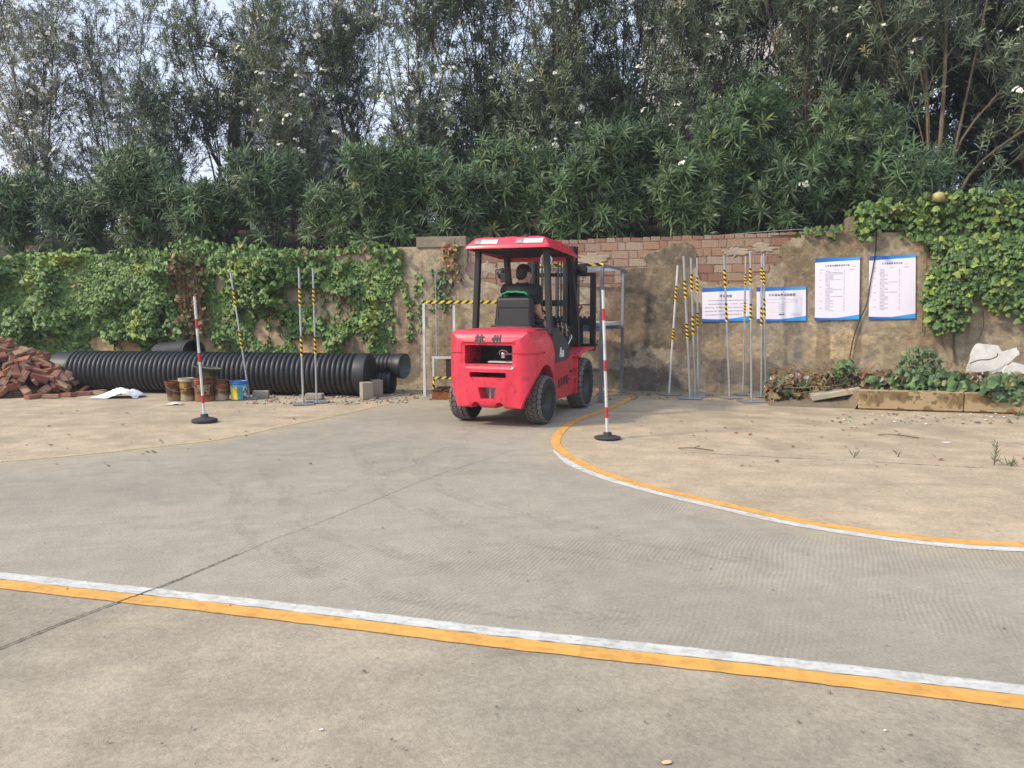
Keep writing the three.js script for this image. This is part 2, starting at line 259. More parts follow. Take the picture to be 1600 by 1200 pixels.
const stains = [                                          // weathering seen on the plaster, each where it is
  pad(1012, 485, 75, 95, [90, 78, 65], 1.0), pad(1055, 430, 34, 70, [104, 92, 75], 0.85), pad(960, 520, 40, 50, [116, 92, 74], 0.6), pad(1085, 520, 60, 50, [108, 95, 78], 0.75),
  pad(1090, 582, 130, 26, [112, 104, 94], 0.85), pad(980, 590, 60, 22, [92, 86, 78], 0.85), pad(1270, 400, 60, 38, [110, 96, 72], 0.85), pad(1240, 440, 40, 50, [120, 103, 78], 0.7), pad(1340, 380, 60, 14, [130, 112, 88], 0.6),
  pad(1150, 540, 55, 22, [186, 160, 122], 0.6), pad(1290, 545, 60, 30, [196, 168, 128], 0.8), pad(1400, 550, 40, 40, [160, 142, 112], 0.7), pad(1300, 590, 120, 18, [124, 108, 88], 0.8), pad(1450, 480, 30, 90, [148, 126, 96], 0.6),
  pad(700, 520, 32, 110, [122, 104, 82], 0.75), pad(640, 560, 18, 60, [104, 88, 72], 0.75), pad(620, 500, 18, 60, [166, 142, 110], 0.6), pad(780, 480, 35, 40, [128, 108, 82], 0.6), pad(430, 520, 60, 40, [190, 160, 122], 0.7), pad(180, 530, 50, 30, [186, 156, 112], 0.7), pad(520, 545, 90, 20, [176, 146, 112], 0.6), pad(330, 535, 30, 20, [178, 150, 112], 0.6), pad(850, 500, 60, 60, [140, 116, 88], 0.7),
];
const PH = 2.6, plasterTex = tex(2048, 512, (u, v) => {
  const s = S0 + u * (S1 - S0), y = v * PH, wob = (fbm(s * 1.7, y * 1.7, 4) - 0.5) * 1.1, wob2 = (fbm(s * 5 + 20, y * 5, 4) - 0.5);
  let c = [154, 140, 118];
  for (const t of stains) { const d = Math.hypot((s - t.s) / t.rs, (y - t.y) / t.ry) + wob * 1.5 + wob2 * 1.1; const k = sstep(1.1, 0.8, d) * t.k * (0.75 + 0.5 * fbm(s * 11, y * 11 + 3, 3)); c = mix3(c, t.c, k); }
  const run = fbm(s * 9, y * 0.7 + 11, 4), pat = fbm(s * 14, y * 14, 4); c = mix3(c, [104, 90, 72], sstep(0.56, 0.74, run) * 0.5); c = mix3(c, [184, 162, 128], sstep(0.5, 0.8, fbm(s * 3 + 70, y * 2.2, 5)) * 0.3);
  c = mix3(c, [120, 104, 82], sstep(0.5, 0.75, fbm(s * 6 + 9, y * 6, 5)) * 0.3); c = mix3(c, [196, 174, 142], sstep(0.58, 0.8, fbm(s * 8 + 31, y * 8 + 5, 4)) * 0.25); if (s > -2.3 && s < -1.2) c = mix3(c, [112, 96, 78], sstep(0.62, 0.75, vnoise(s * 16, 3.3)) * 0.5);
  const k = 1 + (pat - 0.5) * 0.34 + (fbm(s * 40, y * 40, 2) - 0.5) * 0.22 + (hash2((u * 2048) | 0, (v * 512) | 0) - 0.5) * 0.10; return [c[0] * k, c[1] * k, c[2] * k];
});
plasterTex.wrapS = plasterTex.wrapT = THREE.ClampToEdgeWrapping;
const plasterBump = tex(512, 512, (u, v) => { const n = fbm(u * 10, v * 10, 6, 10), f = vnoise(u * 160, v * 160, 160), h = fbm(u * 4, v * 4, 2, 4); const pit = sstep(0.72, 0.8, vnoise(u * 26, v * 26, 26)); const k = 60 + n * 110 + f * 26 + h * 20 - pit * 40; return [k, k, k]; }, false);
{
  const sh = new THREE.Shape([[S0, -0.05], [S1, -0.05]].map((p) => new THREE.Vector2(...p)).concat(plasterTop.slice().reverse().map((p) => new THREE.Vector2(...p))));
  const g = new THREE.ExtrudeGeometry(sh, { depth: 0.052, bevelEnabled: true, bevelThickness: 0.005, bevelSize: 0.006, bevelSegments: 1, steps: 1 }).translate(0, 0, -0.057);
  const p = g.attributes.position, uv = g.attributes.uv; for (let i = 0; i < p.count; i++) uv.setXY(i, (p.getX(i) - S0) / (S1 - S0), p.getY(i) / PH);
  onWall('plaster', g, mat({ map: plasterTex, bumpMap: rep(plasterBump, 20, 2), bumpScale: 0.02, roughness: 0.95 }), true);
}
{ // exposed bricks, each its own piece, laid in courses
  const inBare = (s, y) => { let t = 99; for (let i = 0; i + 1 < plasterTop.length; i++) if (s >= Math.min(plasterTop[i][0], plasterTop[i + 1][0]) && s <= Math.max(plasterTop[i][0], plasterTop[i + 1][0])) t = Math.min(t, Math.max(plasterTop[i][1], plasterTop[i + 1][1])); return y > t - 0.02; };
  const shapes = [0, 1, 2, 3].map(() => { const g = new RoundedBoxGeometry(1, 1, 1, 1, 0.045), p = g.attributes.position; for (let i = 0; i < p.count; i++) { const h = Math.sin(p.getX(i) * 31 + p.getY(i) * 57 + p.getZ(i) * 13 + rnd() * 0.6); p.setXYZ(i, p.getX(i) + h * 0.012, p.getY(i) + h * 0.03, p.getZ(i)); } g.computeVertexNormals(); return g; });
  const lay = (s, y, w, h) => { const m = onWall('brick', shapes[(rnd() * 4) | 0], brickMats[(rnd() * 6) | 0], true); m.position.set(s + w / 2, y + h / 2, -0.090 + rr(-0.006, 0.006)); m.scale.set(w - 0.010, h - 0.010, 0.12); m.rotation.set(rr(-0.02, 0.02), rr(-0.015, 0.015), rr(-0.014, 0.014)); };
  const sA = ragged[0][0] - 0.1, sB = W(1262, 366)[0] + 0.15;
  for (let r = 0; r < 7; r++) for (let s = sA - rr(0, 0.25); s < sB;) {
    const w = rnd() < 0.22 ? rr(0.12, 0.15) : rr(0.25, 0.30), y = topAt(s) - 0.085 - 0.135 * (r + 1);
    if ([0.1, 0.5, 0.9].some((k) => inBare(s + w * k, y + 0.13)) && y > 1.2) lay(s, y, w, 0.135); s += w;
  }
  for (let s = sA; s < W(1345, 360)[0];) { const w = rr(0.11, 0.20); lay(s, topAt(s) - 0.085, w, rr(0.07, 0.085)); s += w; }
  const remM = mat({ color: [0.46, 0.37, 0.27], map: grime, roughness: 1, bumpMap: plasterBump, bumpScale: 0.02 });   // scraps of plaster still clinging to the bricks
  for (const [u, v, ru, rv] of [[922, 404, 24, 7], [1150, 394, 16, 6], [1192, 388, 16, 6], [890, 432, 18, 8], [760, 420, 12, 10]]) {
    const [s0, y0] = W(u, v), [s1] = W(u + ru, v), [, y1] = W(u, v - rv), p = []; for (let i = 0; i < 26; i++) { const a = i / 26 * 6.2832, r = 0.45 + 0.95 * vnoise(i * 1.1 + u, v); p.push(new THREE.Vector2(s0 + Math.cos(a) * (s1 - s0) * r, Math.min(y0 + Math.sin(a) * (y1 - y0) * r, topAt(s0) - 0.01))); }
    onWall('plaster_scrap', [new THREE.ExtrudeGeometry(new THREE.Shape(p), { depth: 0.012, bevelEnabled: true, bevelSize: 0.012, bevelThickness: 0.006, bevelSegments: 1 }).translate(0, 0, -0.034)], remM);
  }
  const pilc = W(1343, 348);
  const cap = onWall('cap_block', [bx(0.34, 0.24, 0.34, pilc[0], 2.68, -0.2, 0.015)], mat({ color: [0.30, 0.235, 0.16], map: grime, roughness: 1, bumpMap: plasterBump, bumpScale: 0.012 })); cap.userData.label = 'weathered block on top of the wall above the tall posters';
  const [ca] = W(651, 385), [cb] = W(729, 385);
  onWall('coping_beam', [bx(cb - ca, 0.19, 0.44, (ca + cb) / 2, 2.53, -0.19, 0.012)], mat({ color: [0.31, 0.255, 0.19], map: grime, roughness: 1, bumpMap: plasterBump, bumpScale: 0.012 })).userData.label = 'weathered concrete beam on top of the wall';
}
{ // bank of earth held by the wall
  const pos = [], idx = [], uv = []; const ts = [0.1, 0.5, 1.2, 2.5, 5, 9, 16, 30, 60, 120], n = 80;
  for (let j = 0; j < ts.length; j++) for (let i = 0; i <= n; i++) { const s = -60 + 120 * i / n, p = wallPt(s, 0, -ts[j]); pos.push(p.x, 2.36 + 0.12 * Math.min(ts[j], 2.5) * fbm(s, ts[j], 3) + 0.75 * sstep(0.5, 3.2, ts[j]) - (ts[j] > 9 ? 1.0 : 0), p.z); uv.push(s / 2, ts[j] / 2); }
  for (let j = 0; j + 1 < ts.length; j++) for (let i = 0; i < n; i++) { const a = j * (n + 1) + i, b = a + n + 1; idx.push(a, a + 1, b, a + 1, b + 1, b); }
  const g = new THREE.BufferGeometry(); g.setAttribute('position', new THREE.Float32BufferAttribute(pos, 3)); g.setAttribute('uv', new THREE.Float32BufferAttribute(uv, 2)); g.setIndex(idx); g.computeVertexNormals(); if (g.attributes.normal.getY(5) < 0) { g.setIndex(idx.reverse()); g.computeVertexNormals(); }
  struct('terrain', g, mat({ color: [0.12, 0.09, 0.06], map: dirtTex, roughness: 1, bumpMap: dirtTex, bumpScale: 0.05 }));
}

// ------------------------------------------------------------------ buildings glimpsed through the shrubs
{
  const b = thing('apartment_building', 'pale cream building glimpsed through the dark shrubs right of the forklift', 'building', [11.0, 0, -38], -0.22);
  const wm = mat({ color: [0.78, 0.74, 0.68], map: grime, roughness: 0.9 });
  obj('wall', [new THREE.BoxGeometry(9, 14, 9).translate(0, 8, 0)], wm, b);
  const rf = obj('roof', [new THREE.BoxGeometry(9.6, 0.4, 9.6).translate(0, 14.2, 0)], mat({ color: [0.30, 0.28, 0.27], roughness: 0.9 }), b); rf.castShadow = true;
  const glass = mat({ color: [0.06, 0.07, 0.08], roughness: 0.12 }), fm = mat({ color: [0.5, 0.5, 0.5], roughness: 0.6 });
  for (let r = 0; r < 4; r++) for (let c = 0; c < 3; c++) { const wn = obj('window', [bx(1.5, 0.08, 0.12, 0, 0.75, 0), bx(1.5, 0.08, 0.12, 0, -0.75, 0), bx(0.08, 1.44, 0.12, -0.71, 0, 0), bx(0.08, 1.44, 0.12, 0.71, 0, 0), bx(0.06, 1.44, 0.1, 0, 0, 0)], fm, b); wn.position.set(-2.8 + c * 2.8, 3 + r * 3.5, 4.54); obj('pane', [new THREE.BoxGeometry(1.4, 1.44, 0.03)], glass, wn); }
  const h = thing('gabled_house', 'grey gabled house faintly visible behind the shrubs at left of centre', 'house', [-8.6, 0, -33], 0.15);
  obj('wall', [new THREE.BoxGeometry(4.2, 7.4, 6).translate(0, 3.7, 0)], mat({ color: [0.5, 0.5, 0.5], map: grime, roughness: 0.95 }), h);
  const sh = new THREE.Shape([[-2.5, 7.35], [2.5, 7.35], [0, 10.4]].map((p) => new THREE.Vector2(...p)));
  obj('roof', [new THREE.ExtrudeGeometry(sh, { depth: 6.5, bevelEnabled: false }).translate(0, 0, -3.25)], mat({ color: [0.34, 0.35, 0.37], map: grime, roughness: 0.9 }), h);
}

// ------------------------------------------------------------------ leaves
function leafInto(pos, idx, base, dir, side, len, wid, droop, fold) {     // a lance-shaped leaf: midrib fold and a bend
  const k = pos.length / 3, up = side.clone().cross(dir).normalize();
  const at = (t, w, z) => base.clone().addScaledVector(dir, len * t).addScaledVector(side, w).addScaledVector(up, z - droop * len * t * t);
  const pts = [at(0, 0, 0), at(0.3, -wid * 0.46, fold), at(0.3, 0, 0), at(0.3, wid * 0.46, fold), at(0.66, -wid * 0.42, fold), at(0.66, 0, 0), at(0.66, wid * 0.42, fold), at(1, 0, 0)];
  for (const p of pts) pos.push(p.x, p.y, p.z);
  idx.push(k, k + 2, k + 1, k, k + 3, k + 2, k + 1, k + 2, k + 4, k + 2, k + 5, k + 4, k + 2, k + 3, k + 5, k + 3, k + 6, k + 5, k + 4, k + 5, k + 7, k + 5, k + 6, k + 7);
}
function sprig(n, len, wid, h, spread, droop) {           // a twig end with leaves in whorls of three
  const pos = [], idx = [];
  for (let i = 0; i < n; i++) {
    const t = i / (n - 1), a = i * 2.094 + Math.floor(i / 3) * 1.05 + rr(-0.2, 0.2), tilt = mix(spread, 0.32, t) + rr(-0.15, 0.15), L = len * rr(0.75, 1.1) * mix(1, 0.72, t);
    const dir = V(Math.cos(a) * Math.sin(tilt), Math.cos(tilt), Math.sin(a) * Math.sin(tilt)), side = V(-Math.sin(a), 0, Math.cos(a)).applyAxisAngle(dir, rr(-0.4, 0.4));
    leafInto(pos, idx, V(0, h * t, 0), dir, side, L, wid * rr(0.85, 1.15), droop * rr(0.3, 1.5), wid * 0.16);
  }
  const k = pos.length / 3; for (let i = 0; i < 4; i++) { const a = i * Math.PI / 2; pos.push(Math.cos(a) * 0.007, -0.22, Math.sin(a) * 0.007, Math.cos(a) * 0.003, h, Math.sin(a) * 0.003); } for (let i = 0; i < 4; i++) { const a = k + i * 2, b = k + ((i + 1) % 4) * 2; idx.push(a, b, a + 1, b, b + 1, a + 1); }
  const g = new THREE.BufferGeometry(); g.setAttribute('position', new THREE.Float32BufferAttribute(pos, 3)); g.setIndex(idx); g.computeVertexNormals(); return g;
}
reseed(101);
const sprigs = [0, 1, 2].map(() => sprig(21, 0.25, 0.028, 0.24, 1.3, 0.5)), fineSprigs = [0, 1, 2].map(() => sprig(18, 0.165, 0.021, 0.24, 1.1, 0.35)), broadSprigs = [0, 1].map(() => sprig(14, 0.15, 0.062, 0.12, 1.3, 0.2));
function polyLeaf(outline, cup) { const pos = [0, 0, 0.0], idx = []; outline.forEach(([x, y]) => pos.push(x, y, -cup * (x * x * 6 + Math.abs(y - 0.3) * 0.3))); for (let i = 1; i <= outline.length; i++) idx.push(0, i, i % outline.length + 1); const g = new THREE.BufferGeometry(); g.setAttribute('position', new THREE.Float32BufferAttribute(pos, 3)); g.setIndex(idx); g.computeVertexNormals(); return g; }
const ivy = polyLeaf([[0, -0.38], [0.26, -0.48], [0.52, -0.24], [0.47, 0.02], [0.44, 0.24], [0.22, 0.36], [0, 0.56], [-0.22, 0.36], [-0.44, 0.24], [-0.47, 0.02], [-0.52, -0.24], [-0.26, -0.48]].map(([x, y]) => [x, -y]), 0.55);
const petals = (() => { const pos = [], idx = []; for (let b = 0; b < 5; b++) { const o = V(rr(-0.07, 0.07), rr(-0.02, 0.06), rr(-0.07, 0.07)), q = quat(V(o.x * 9, 1, o.z * 9)); for (let i = 0; i < 5; i++) { const a = i * 1.2566, k = pos.length / 3; for (const [r, da, z] of [[0, 0, 0], [0.026, -0.42, 0.006], [0.034, 0.1, 0.004], [0.024, 0.48, 0.008]]) { const p = V(Math.cos(a + da) * r, z, Math.sin(a + da) * r).applyQuaternion(q).add(o); pos.push(p.x, p.y, p.z); } idx.push(k, k + 2, k + 1, k, k + 3, k + 2); } } const g = new THREE.BufferGeometry(); g.setAttribute('position', new THREE.Float32BufferAttribute(pos, 3)); g.setIndex(idx); g.computeVertexNormals(); return g; })();
const leafMat = mat({ color: [1, 1, 1], roughness: 0.5, side: THREE.DoubleSide });
const petalMat = mat({ color: [0.85, 0.82, 0.70], roughness: 0.8, side: THREE.DoubleSide });
const barkTex = tex(256, 256, (u, v) => { const n = fbm(u * 8, v * 3, 5, 8), m = sstep(0.4, 0.7, n); return [mix(214, 150, m), mix(200, 140, m), mix(180, 126, m)]; });
const barks = [[0.30, 0.25, 0.195], [0.20, 0.175, 0.14], [0.12, 0.105, 0.09]].map((c) => mat({ color: c, map: barkTex, roughness: 0.95 }));
function taperTube(pts, r0, r1, seg = 14, rs = 6) {
  const c = new THREE.CatmullRomCurve3(pts), g = new THREE.TubeGeometry(c, seg, 1, rs), p = g.attributes.position, q = c.getSpacedPoints(seg);
  for (let i = 0; i <= seg; i++) for (let j = 0; j <= rs; j++) { const k = i * (rs + 1) + j, r = mix(r0, r1, i / seg); p.setXYZ(k, q[i].x + (p.getX(k) - q[i].x) * r, q[i].y + (p.getY(k) - q[i].y) * r, q[i].z + (p.getZ(k) - q[i].z) * r); } return g;
}
// a shrub: several stems with side branches, sprigs of leaves along them
function shrub(o) {
  const t = thing(o.name || 'oleander_shrub', o.label, o.category || 'shrub', [o.x, o.y ?? 2.4, o.z], 0, o.group);
  const list = [[], [], []], fl = [], geoSet = o.sprigs || sprigs, tips = [];
  const stems = o.dirs || Array.from({ length: o.stems }, (_, i) => { const a = i / o.stems * 6.283 + rr(-0.5, 0.5); return [Math.cos(a) * o.spread * rr(0.3, 1), Math.sin(a) * o.spread * 0.7 * rr(0.3, 1), o.H * rr(0.78, 1.05)]; });
  for (const [dx, dz, h, r] of stems) {
    const bend = rr(0.35, 0.6), p0 = V(dx * 0.08 + rr(-0.05, 0.05), -0.05, dz * 0.08 + rr(-0.05, 0.05)), pts = [p0, V(dx * bend * 0.5 + rr(-0.1, 0.1), h * 0.36, dz * bend * 0.5 + rr(-0.06, 0.06)), V(dx * 0.68 + rr(-0.12, 0.12), h * 0.7, dz * 0.68 + rr(-0.1, 0.1)), V(dx, h, dz)];
    const rad = r || o.r || 0.028, geos = [taperTube(pts, rad, rad * 0.28)], c = new THREE.CatmullRomCurve3(pts);
    const nb = o.branches ?? Math.round(h * 1.6);
    for (let b = 0; b < nb; b++) {
      const u = rr(o.low ?? 0.3, 0.92), q = c.getPoint(u), tg = c.getTangent(u), a = rnd() * 6.283, L = o.reach * rr(0.45, 1) * (1.2 - u * 0.5), d = V(Math.cos(a), rr(0.5, 1.2), Math.sin(a) * 0.8).normalize().add(tg.multiplyScalar(0.4)).normalize(), e = q.clone().addScaledVector(d, L).add(V(0, -L * 0.12, 0));
      const mid = q.clone().lerp(e, 0.5).add(V(0, L * 0.08, 0)); geos.push(taperTube([q, mid, e], rad * 0.42 * (1.1 - u * 0.5), 0.004, 6, 4)); tips.push([q, mid, e]);
    }
    tips.push([c.getPoint(Math.max(o.low ?? 0.3, 0.6)), c.getPoint(0.85), c.getPoint(1)], [c.getPoint(o.low ?? 0.3), c.getPoint(0.6), c.getPoint(0.9)]);
    obj('stem', geos, o.bark || barks[1], t);
  }
  for (let i = 0; i < o.n; i++) {
    const [a, b, c] = tips[(rnd() * tips.length) | 0], u = Math.pow(rnd(), 0.6), p = u < 0.5 ? a.clone().lerp(b, u * 2) : b.clone().lerp(c, u * 2 - 1), R = (o.fuzz ?? 0.26) * Math.sqrt(rnd());
    const out = V(rr(-1, 1), rr(-0.7, 1), rr(-1, 1)); p.addScaledVector(out, R); if (p.y < 0.02) p.y = rr(0.02, 0.25);
    const d = out.multiplyScalar(0.8).add(V(0, rr(0.2, 1.1), o.face ?? 0.15)).normalize(), tone = rr(0.65, 1.3), warm = rnd() < 0.035 ? 1 : 0;
    const cc = o.tint; list[(rnd() * 3) | 0].push({ p, q: quat(d, rnd() * 6.283), s: rr(0.75, 1.2) * (o.size || 1), c: lin(cc[0] * tone * (1 + warm * 0.8), cc[1] * tone * (1 + warm * 0.25), cc[2] * tone) });
    if (rnd() < (o.bloom || 0) && p.y > 0.5) fl.push({ p: p.clone().addScaledVector(d, 0.28 + rr(0, 0.08)).add(V(0, 0, 0.08)), q: quat(d, rnd() * 6), s: rr(0.6, 1.3) });
  }
  list.forEach((l, i) => l.length && instances('foliage', geoSet[i % geoSet.length], leafMat, l, t));
  if (fl.length) instances('blossom', petals, petalMat, fl, t);
  return t;
}
reseed(202);
// young dense oleanders leaning over the wall top
const LOW = [
  [30, 'low oleander bush at the far left edge above the vine-covered wall'], [130, 'low oleander bush above the wall over the loose brick heap'], [235, 'low oleander bush above the wall left of the small pipe'],
  [330, 'low oleander bush above the dry brown vine strands on the wall'], [430, 'bright low oleander bush right of the dark trunk gap on the left'], [530, 'low oleander bush above the two upright poles by the pipe'],
  [625, 'low oleander bush above the right end of the long black pipe'], [715, 'low oleander bush above the concrete beam on the wall'], [800, 'low oleander bush just left of the forklift roof top'], [890, 'low oleander bush just above the forklift mast top'],
  [980, 'low oleander bush above the bricks beside the steel rack'], [1065, 'low oleander bush above the group of four leaning poles'], [1150, 'tall bright low oleander bush above the landscape text poster'], [1235, 'low oleander bush with white blossoms above the landscape diagram poster'],
  [1320, 'spreading low oleander bush above the block on the wall'], [1405, 'low oleander bush behind the pale round gourd'], [1550, 'low oleander bush at the far right above the creeper'],
];
LOW.forEach(([u, label], i) => {
  const k = (u - 800) / FOC, d = (13.34 + 0.75) / (1 + 0.229 * k), x = k * d, hh = [1.5, 1.2, 1.9, 1.2, 1.7, 1.1, 1.8, 1.3, 1.6, 1.25, 1.9, 1.3, 2.5, 1.35, 2.0, 1.2, 0.7][i];
  shrub({ label, x, z: -d + rr(-0.15, 0.15), H: hh, stems: 7, spread: 0.75, reach: 0.5, low: 0.08, n: i === 16 ? 90 : Math.round(250 * hh), fuzz: 0.38, r: 0.016, face: 0.6, size: rr(0.8, 1.02), tint: [[0.064, 0.118, 0.040], [0.054, 0.100, 0.037], [0.080, 0.134, 0.048]][i % 3], bloom: i === 13 ? 0.03 : 0.002, group: 'low oleanders along the wall top' });
});
// tall oleanders behind them: [photo column, metres behind the wall, height, stems, spread, sprigs, tint, bloom, low, label]
const TA = [0.235, 0.25, 0.185], TB = [0.092, 0.128, 0.072], TC = [0.135, 0.172, 0.10];
const TALL = [
  [-60, 2.6, 6.8, 6, 1.7, 620, TA, 0.10, 0.25, 'tall pale flowering oleander at the far left edge'],
  [75, 2.2, 7.0, 7, 1.5, 760, TA, 0.10, 0.22, 'tall pale flowering oleander above the brick heap'],
  [190, 3.0, 6.0, 5, 1.0, 520, TA, 0.07, 0.25, 'tall oleander just left of the first gap of sky'],
  [262, 2.0, 4.6, 5, 0.7, 420, TB, 0.02, 0.20, 'shorter dark oleander filling the bottom of the left sky gap'],
  [360, 3.2, 6.6, 6, 1.5, 520, TC, 0.06, 0.42, 'tall oleander with bare lower stems right of the left sky gap'],
  [470, 2.3, 6.9, 7, 1.5, 760, TC, 0.04, 0.22, 'tall oleander in front of the grey gabled house'],
  [560, 3.3, 5.4, 5, 1.1, 420, TB, 0.03, 0.35, 'arching oleander below the second gap of sky'],
  [660, 2.2, 6.6, 6, 1.1, 760, TC, 0.06, 0.2, 'tall flowering oleander right of the second gap of sky'],
  [760, 2.8, 7.2, 7, 1.4, 820, TB, 0.03, 0.2, 'tall dark oleander above the left of the forklift roof'],
  [870, 2.2, 7.2, 7, 1.4, 820, TC, 0.02, 0.2, 'tall dark oleander above the forklift mast'],
  [975, 2.9, 7.4, 7, 1.4, 820, TB, 0.03, 0.2, 'tall dark oleander above the steel rack'],
  [1085, 2.0, 7.2, 7, 1.3, 780, TB, 0.03, 0.22, 'tall dark oleander in front of the cream building'],
  [1165, 2.7, 6.8, 6, 1.3, 620, TB, 0.03, 0.2, 'tall dark oleander hiding the right part of the cream building'],
  [1240, 1.6, 7.0, 0, 1.3, 560, TC, 0.03, 0.45, 'oleander with a fan of bare pale stems above the landscape diagram poster'],
  [1340, 3.0, 7.2, 6, 1.3, 640, TB, 0.03, 0.3, 'tall dark oleander behind the bare pale stems'],
  [1445, 1.5, 7.0, 0, 1.4, 560, TC, 0.03, 0.45, 'oleander with long slanting bare branches above the pale gourd'],
  [1590, 2.8, 7.0, 6, 1.5, 620, TC, 0.03, 0.3, 'tall oleander at the far right edge'],
];
const i3 = (u) => (u % 2 ? 2 : 1);
TALL.forEach(([u, back, H, stems, spread, n, tint, bloom, low, label]) => {
  const k = (u - 800) / FOC, d = (13.34 + back) / (1 + 0.229 * k), x = k * d;
  let dirs; // the two whose bare stems show are set out as in the photograph
  if (u === 1240) dirs = [[-0.45, 0.1, 6.2, 0.030], [0.1, 0.0, 6.8, 0.034], [0.9, 0.2, 6.4, 0.026], [1.6, 0.1, 5.6, 0.022], [-0.9, 0.3, 5.2, 0.018], [0.4, -0.4, 6.6, 0.02], [2.2, 0.2, 4.4, 0.016], [-0.2, 0.3, 4.8, 0.018]];
  if (u === 1445) dirs = [[-0.5, 0.0, 6.6, 0.040], [0.1, 0.1, 7.0, 0.046], [2.2, 0.2, 4.6, 0.026], [2.9, 0.3, 3.4, 0.030], [1.2, -0.2, 6.2, 0.028], [-0.9, 0.1, 6.0, 0.022], [2.6, 0.1, 2.6, 0.016], [-1.4, 0.2, 5.0, 0.016]];
  shrub({ label, x, z: -d, H, stems, spread, reach: 1.15, low: Math.max(0.1, low - 0.08), n: Math.round(n * 1.1 * (u < 700 ? 1.5 : 1.25)), tint, bloom: bloom * (u < 700 ? 3 : 1.6), fuzz: 0.5, sprigs: fineSprigs, size: u < 700 ? 0.88 : 0.98, r: dirs ? 0.04 : 0.026, branches: dirs ? undefined : Math.round(H * 2.4), bark: dirs ? barks[0] : u < 620 ? barks[1] : barks[i3(u)], dirs, group: 'tall oleanders behind the wall', face: 0.2 });
});
// dark mass further back on the right, so little sky shows there
[[700, 4.6, 3.2, 'dark background shrub behind the tall oleanders left of the mast'], [830, 4.8, 4.2, 'dark background shrub behind the oleanders over the forklift'], [930, 5.2, 4.4, 'dark background shrub behind the oleanders left of the cream building'], [1040, 5.0, 3.4, 'dark background shrub below the cream building'], [1180, 5.0, 3.2, 'low dark background shrub right of the cream building'], [1290, 5.0, 5.2, 'dark background shrub between the two bare-stemmed oleanders'], [1400, 5.2, 5.8, 'dark background shrub behind the slanting bare branches'], [1500, 4.6, 5.6, 'dark background shrub beside the broad-leaved tree'], [120, 5.0, 2.0, 'dark background shrub low behind the left oleanders'], [300, 5.0, 1.4, 'dark background shrub low left of the trunk gap'], [500, 4.8, 2.2, 'dark background shrub below the gabled house'], [600, 4.8, 2.4, 'dark background shrub below the second gap of sky']].forEach(([u, back, H, label]) => {
  const k = (u - 800) / FOC, d = (13.34 + back) / (1 + 0.229 * k);
  shrub({ name: 'background_shrub', label, x: k * d, z: -d, H, stems: 6, spread: 1.3, reach: 1.1, low: 0.1, n: Math.round(90 * H), tint: TB, fuzz: 0.55, sprigs: fineSprigs, size: 1.7, r: 0.05, bark: barks[2], group: 'dark shrubs further back' });
});
shrub({ name: 'broadleaf_tree', category: 'tree', label: 'dark broad-leaved tree at the right behind the slanting branches', x: 9.6, z: -14.6, H: 4.6, stems: 7, spread: 1.9, reach: 1.2, low: 0.12, n: 1100, tint: [0.034, 0.058, 0.022], fuzz: 0.4, sprigs: broadSprigs, size: 1.3, r: 0.07, bark: barks[2] });
{ const t = thing('bare_tree', 'dark straight trunk standing in the low gap of sky at left', 'tree', [-6.2, 2.4, -17.8]); obj('trunk', [taperTube([V(0, -0.1, 0), V(0.05, 1.2, 0), V(-0.05, 2.6, 0.05), V(0.1, 4.2, 0)], 0.2, 0.10, 14, 10), taperTube([V(-0.02, 1.7, 0), V(-0.5, 2.4, 0.1), V(-0.8, 3.4, 0)], 0.06, 0.02)], barks[2], t);
  const l = []; for (let i = 0; i < 150; i++) l.push({ p: V(rr(-1.2, 1.2), rr(2.6, 5), rr(-0.8, 0.8)), q: quat(V(rr(-1, 1), rr(-0.3, 1), rr(-1, 1)), rnd() * 6), s: 1.4, c: lin(0.035, 0.055, 0.03) }); instances('foliage', fineSprigs[0], leafMat, l, t); }

// ------------------------------------------------------------------ creepers on the wall
reseed(303);
const vineMat = mat({ color: [1, 1, 1], roughness: 0.55, side: THREE.DoubleSide });
function creeper(label, cands, tintOf, extra = []) {
  const t = thing('creeper', label, 'creeper', [WO.x, 0, WO.z], WA), list = [];
  for (const c of cands) {
    const f = eul(rr(-0.9, 0.25) - 0.15, rr(-0.8, 0.8), rr(-0.7, 0.7)); list.push({ p: V(c.s, c.y, c.o), q: c.flat ? eul(-1.1 + rr(-0.5, 0.5), rr(-3, 3), rr(-0.4, 0.4)) : f, s: c.r, c: tintOf(c) });
  }
  instances('leaves', ivy, vineMat, list, t); extra.forEach(([pts, r, m, n]) => obj(n || 'stem', [tubePts(pts.map((p) => V(...p)), r, 20, 5)], m, t)); return t;
}
const stemM = mat({ color: [0.14, 0.095, 0.055], roughness: 1 }), dryM = mat({ color: [0.30, 0.185, 0.095], roughness: 1 });
const E = (u, v, ru, rv) => { const [s, y] = W(u, v), [s2] = W(u + ru, v), [, y2] = W(u, v - rv); return { s, y, rs: s2 - s, ry: y2 - y }; };
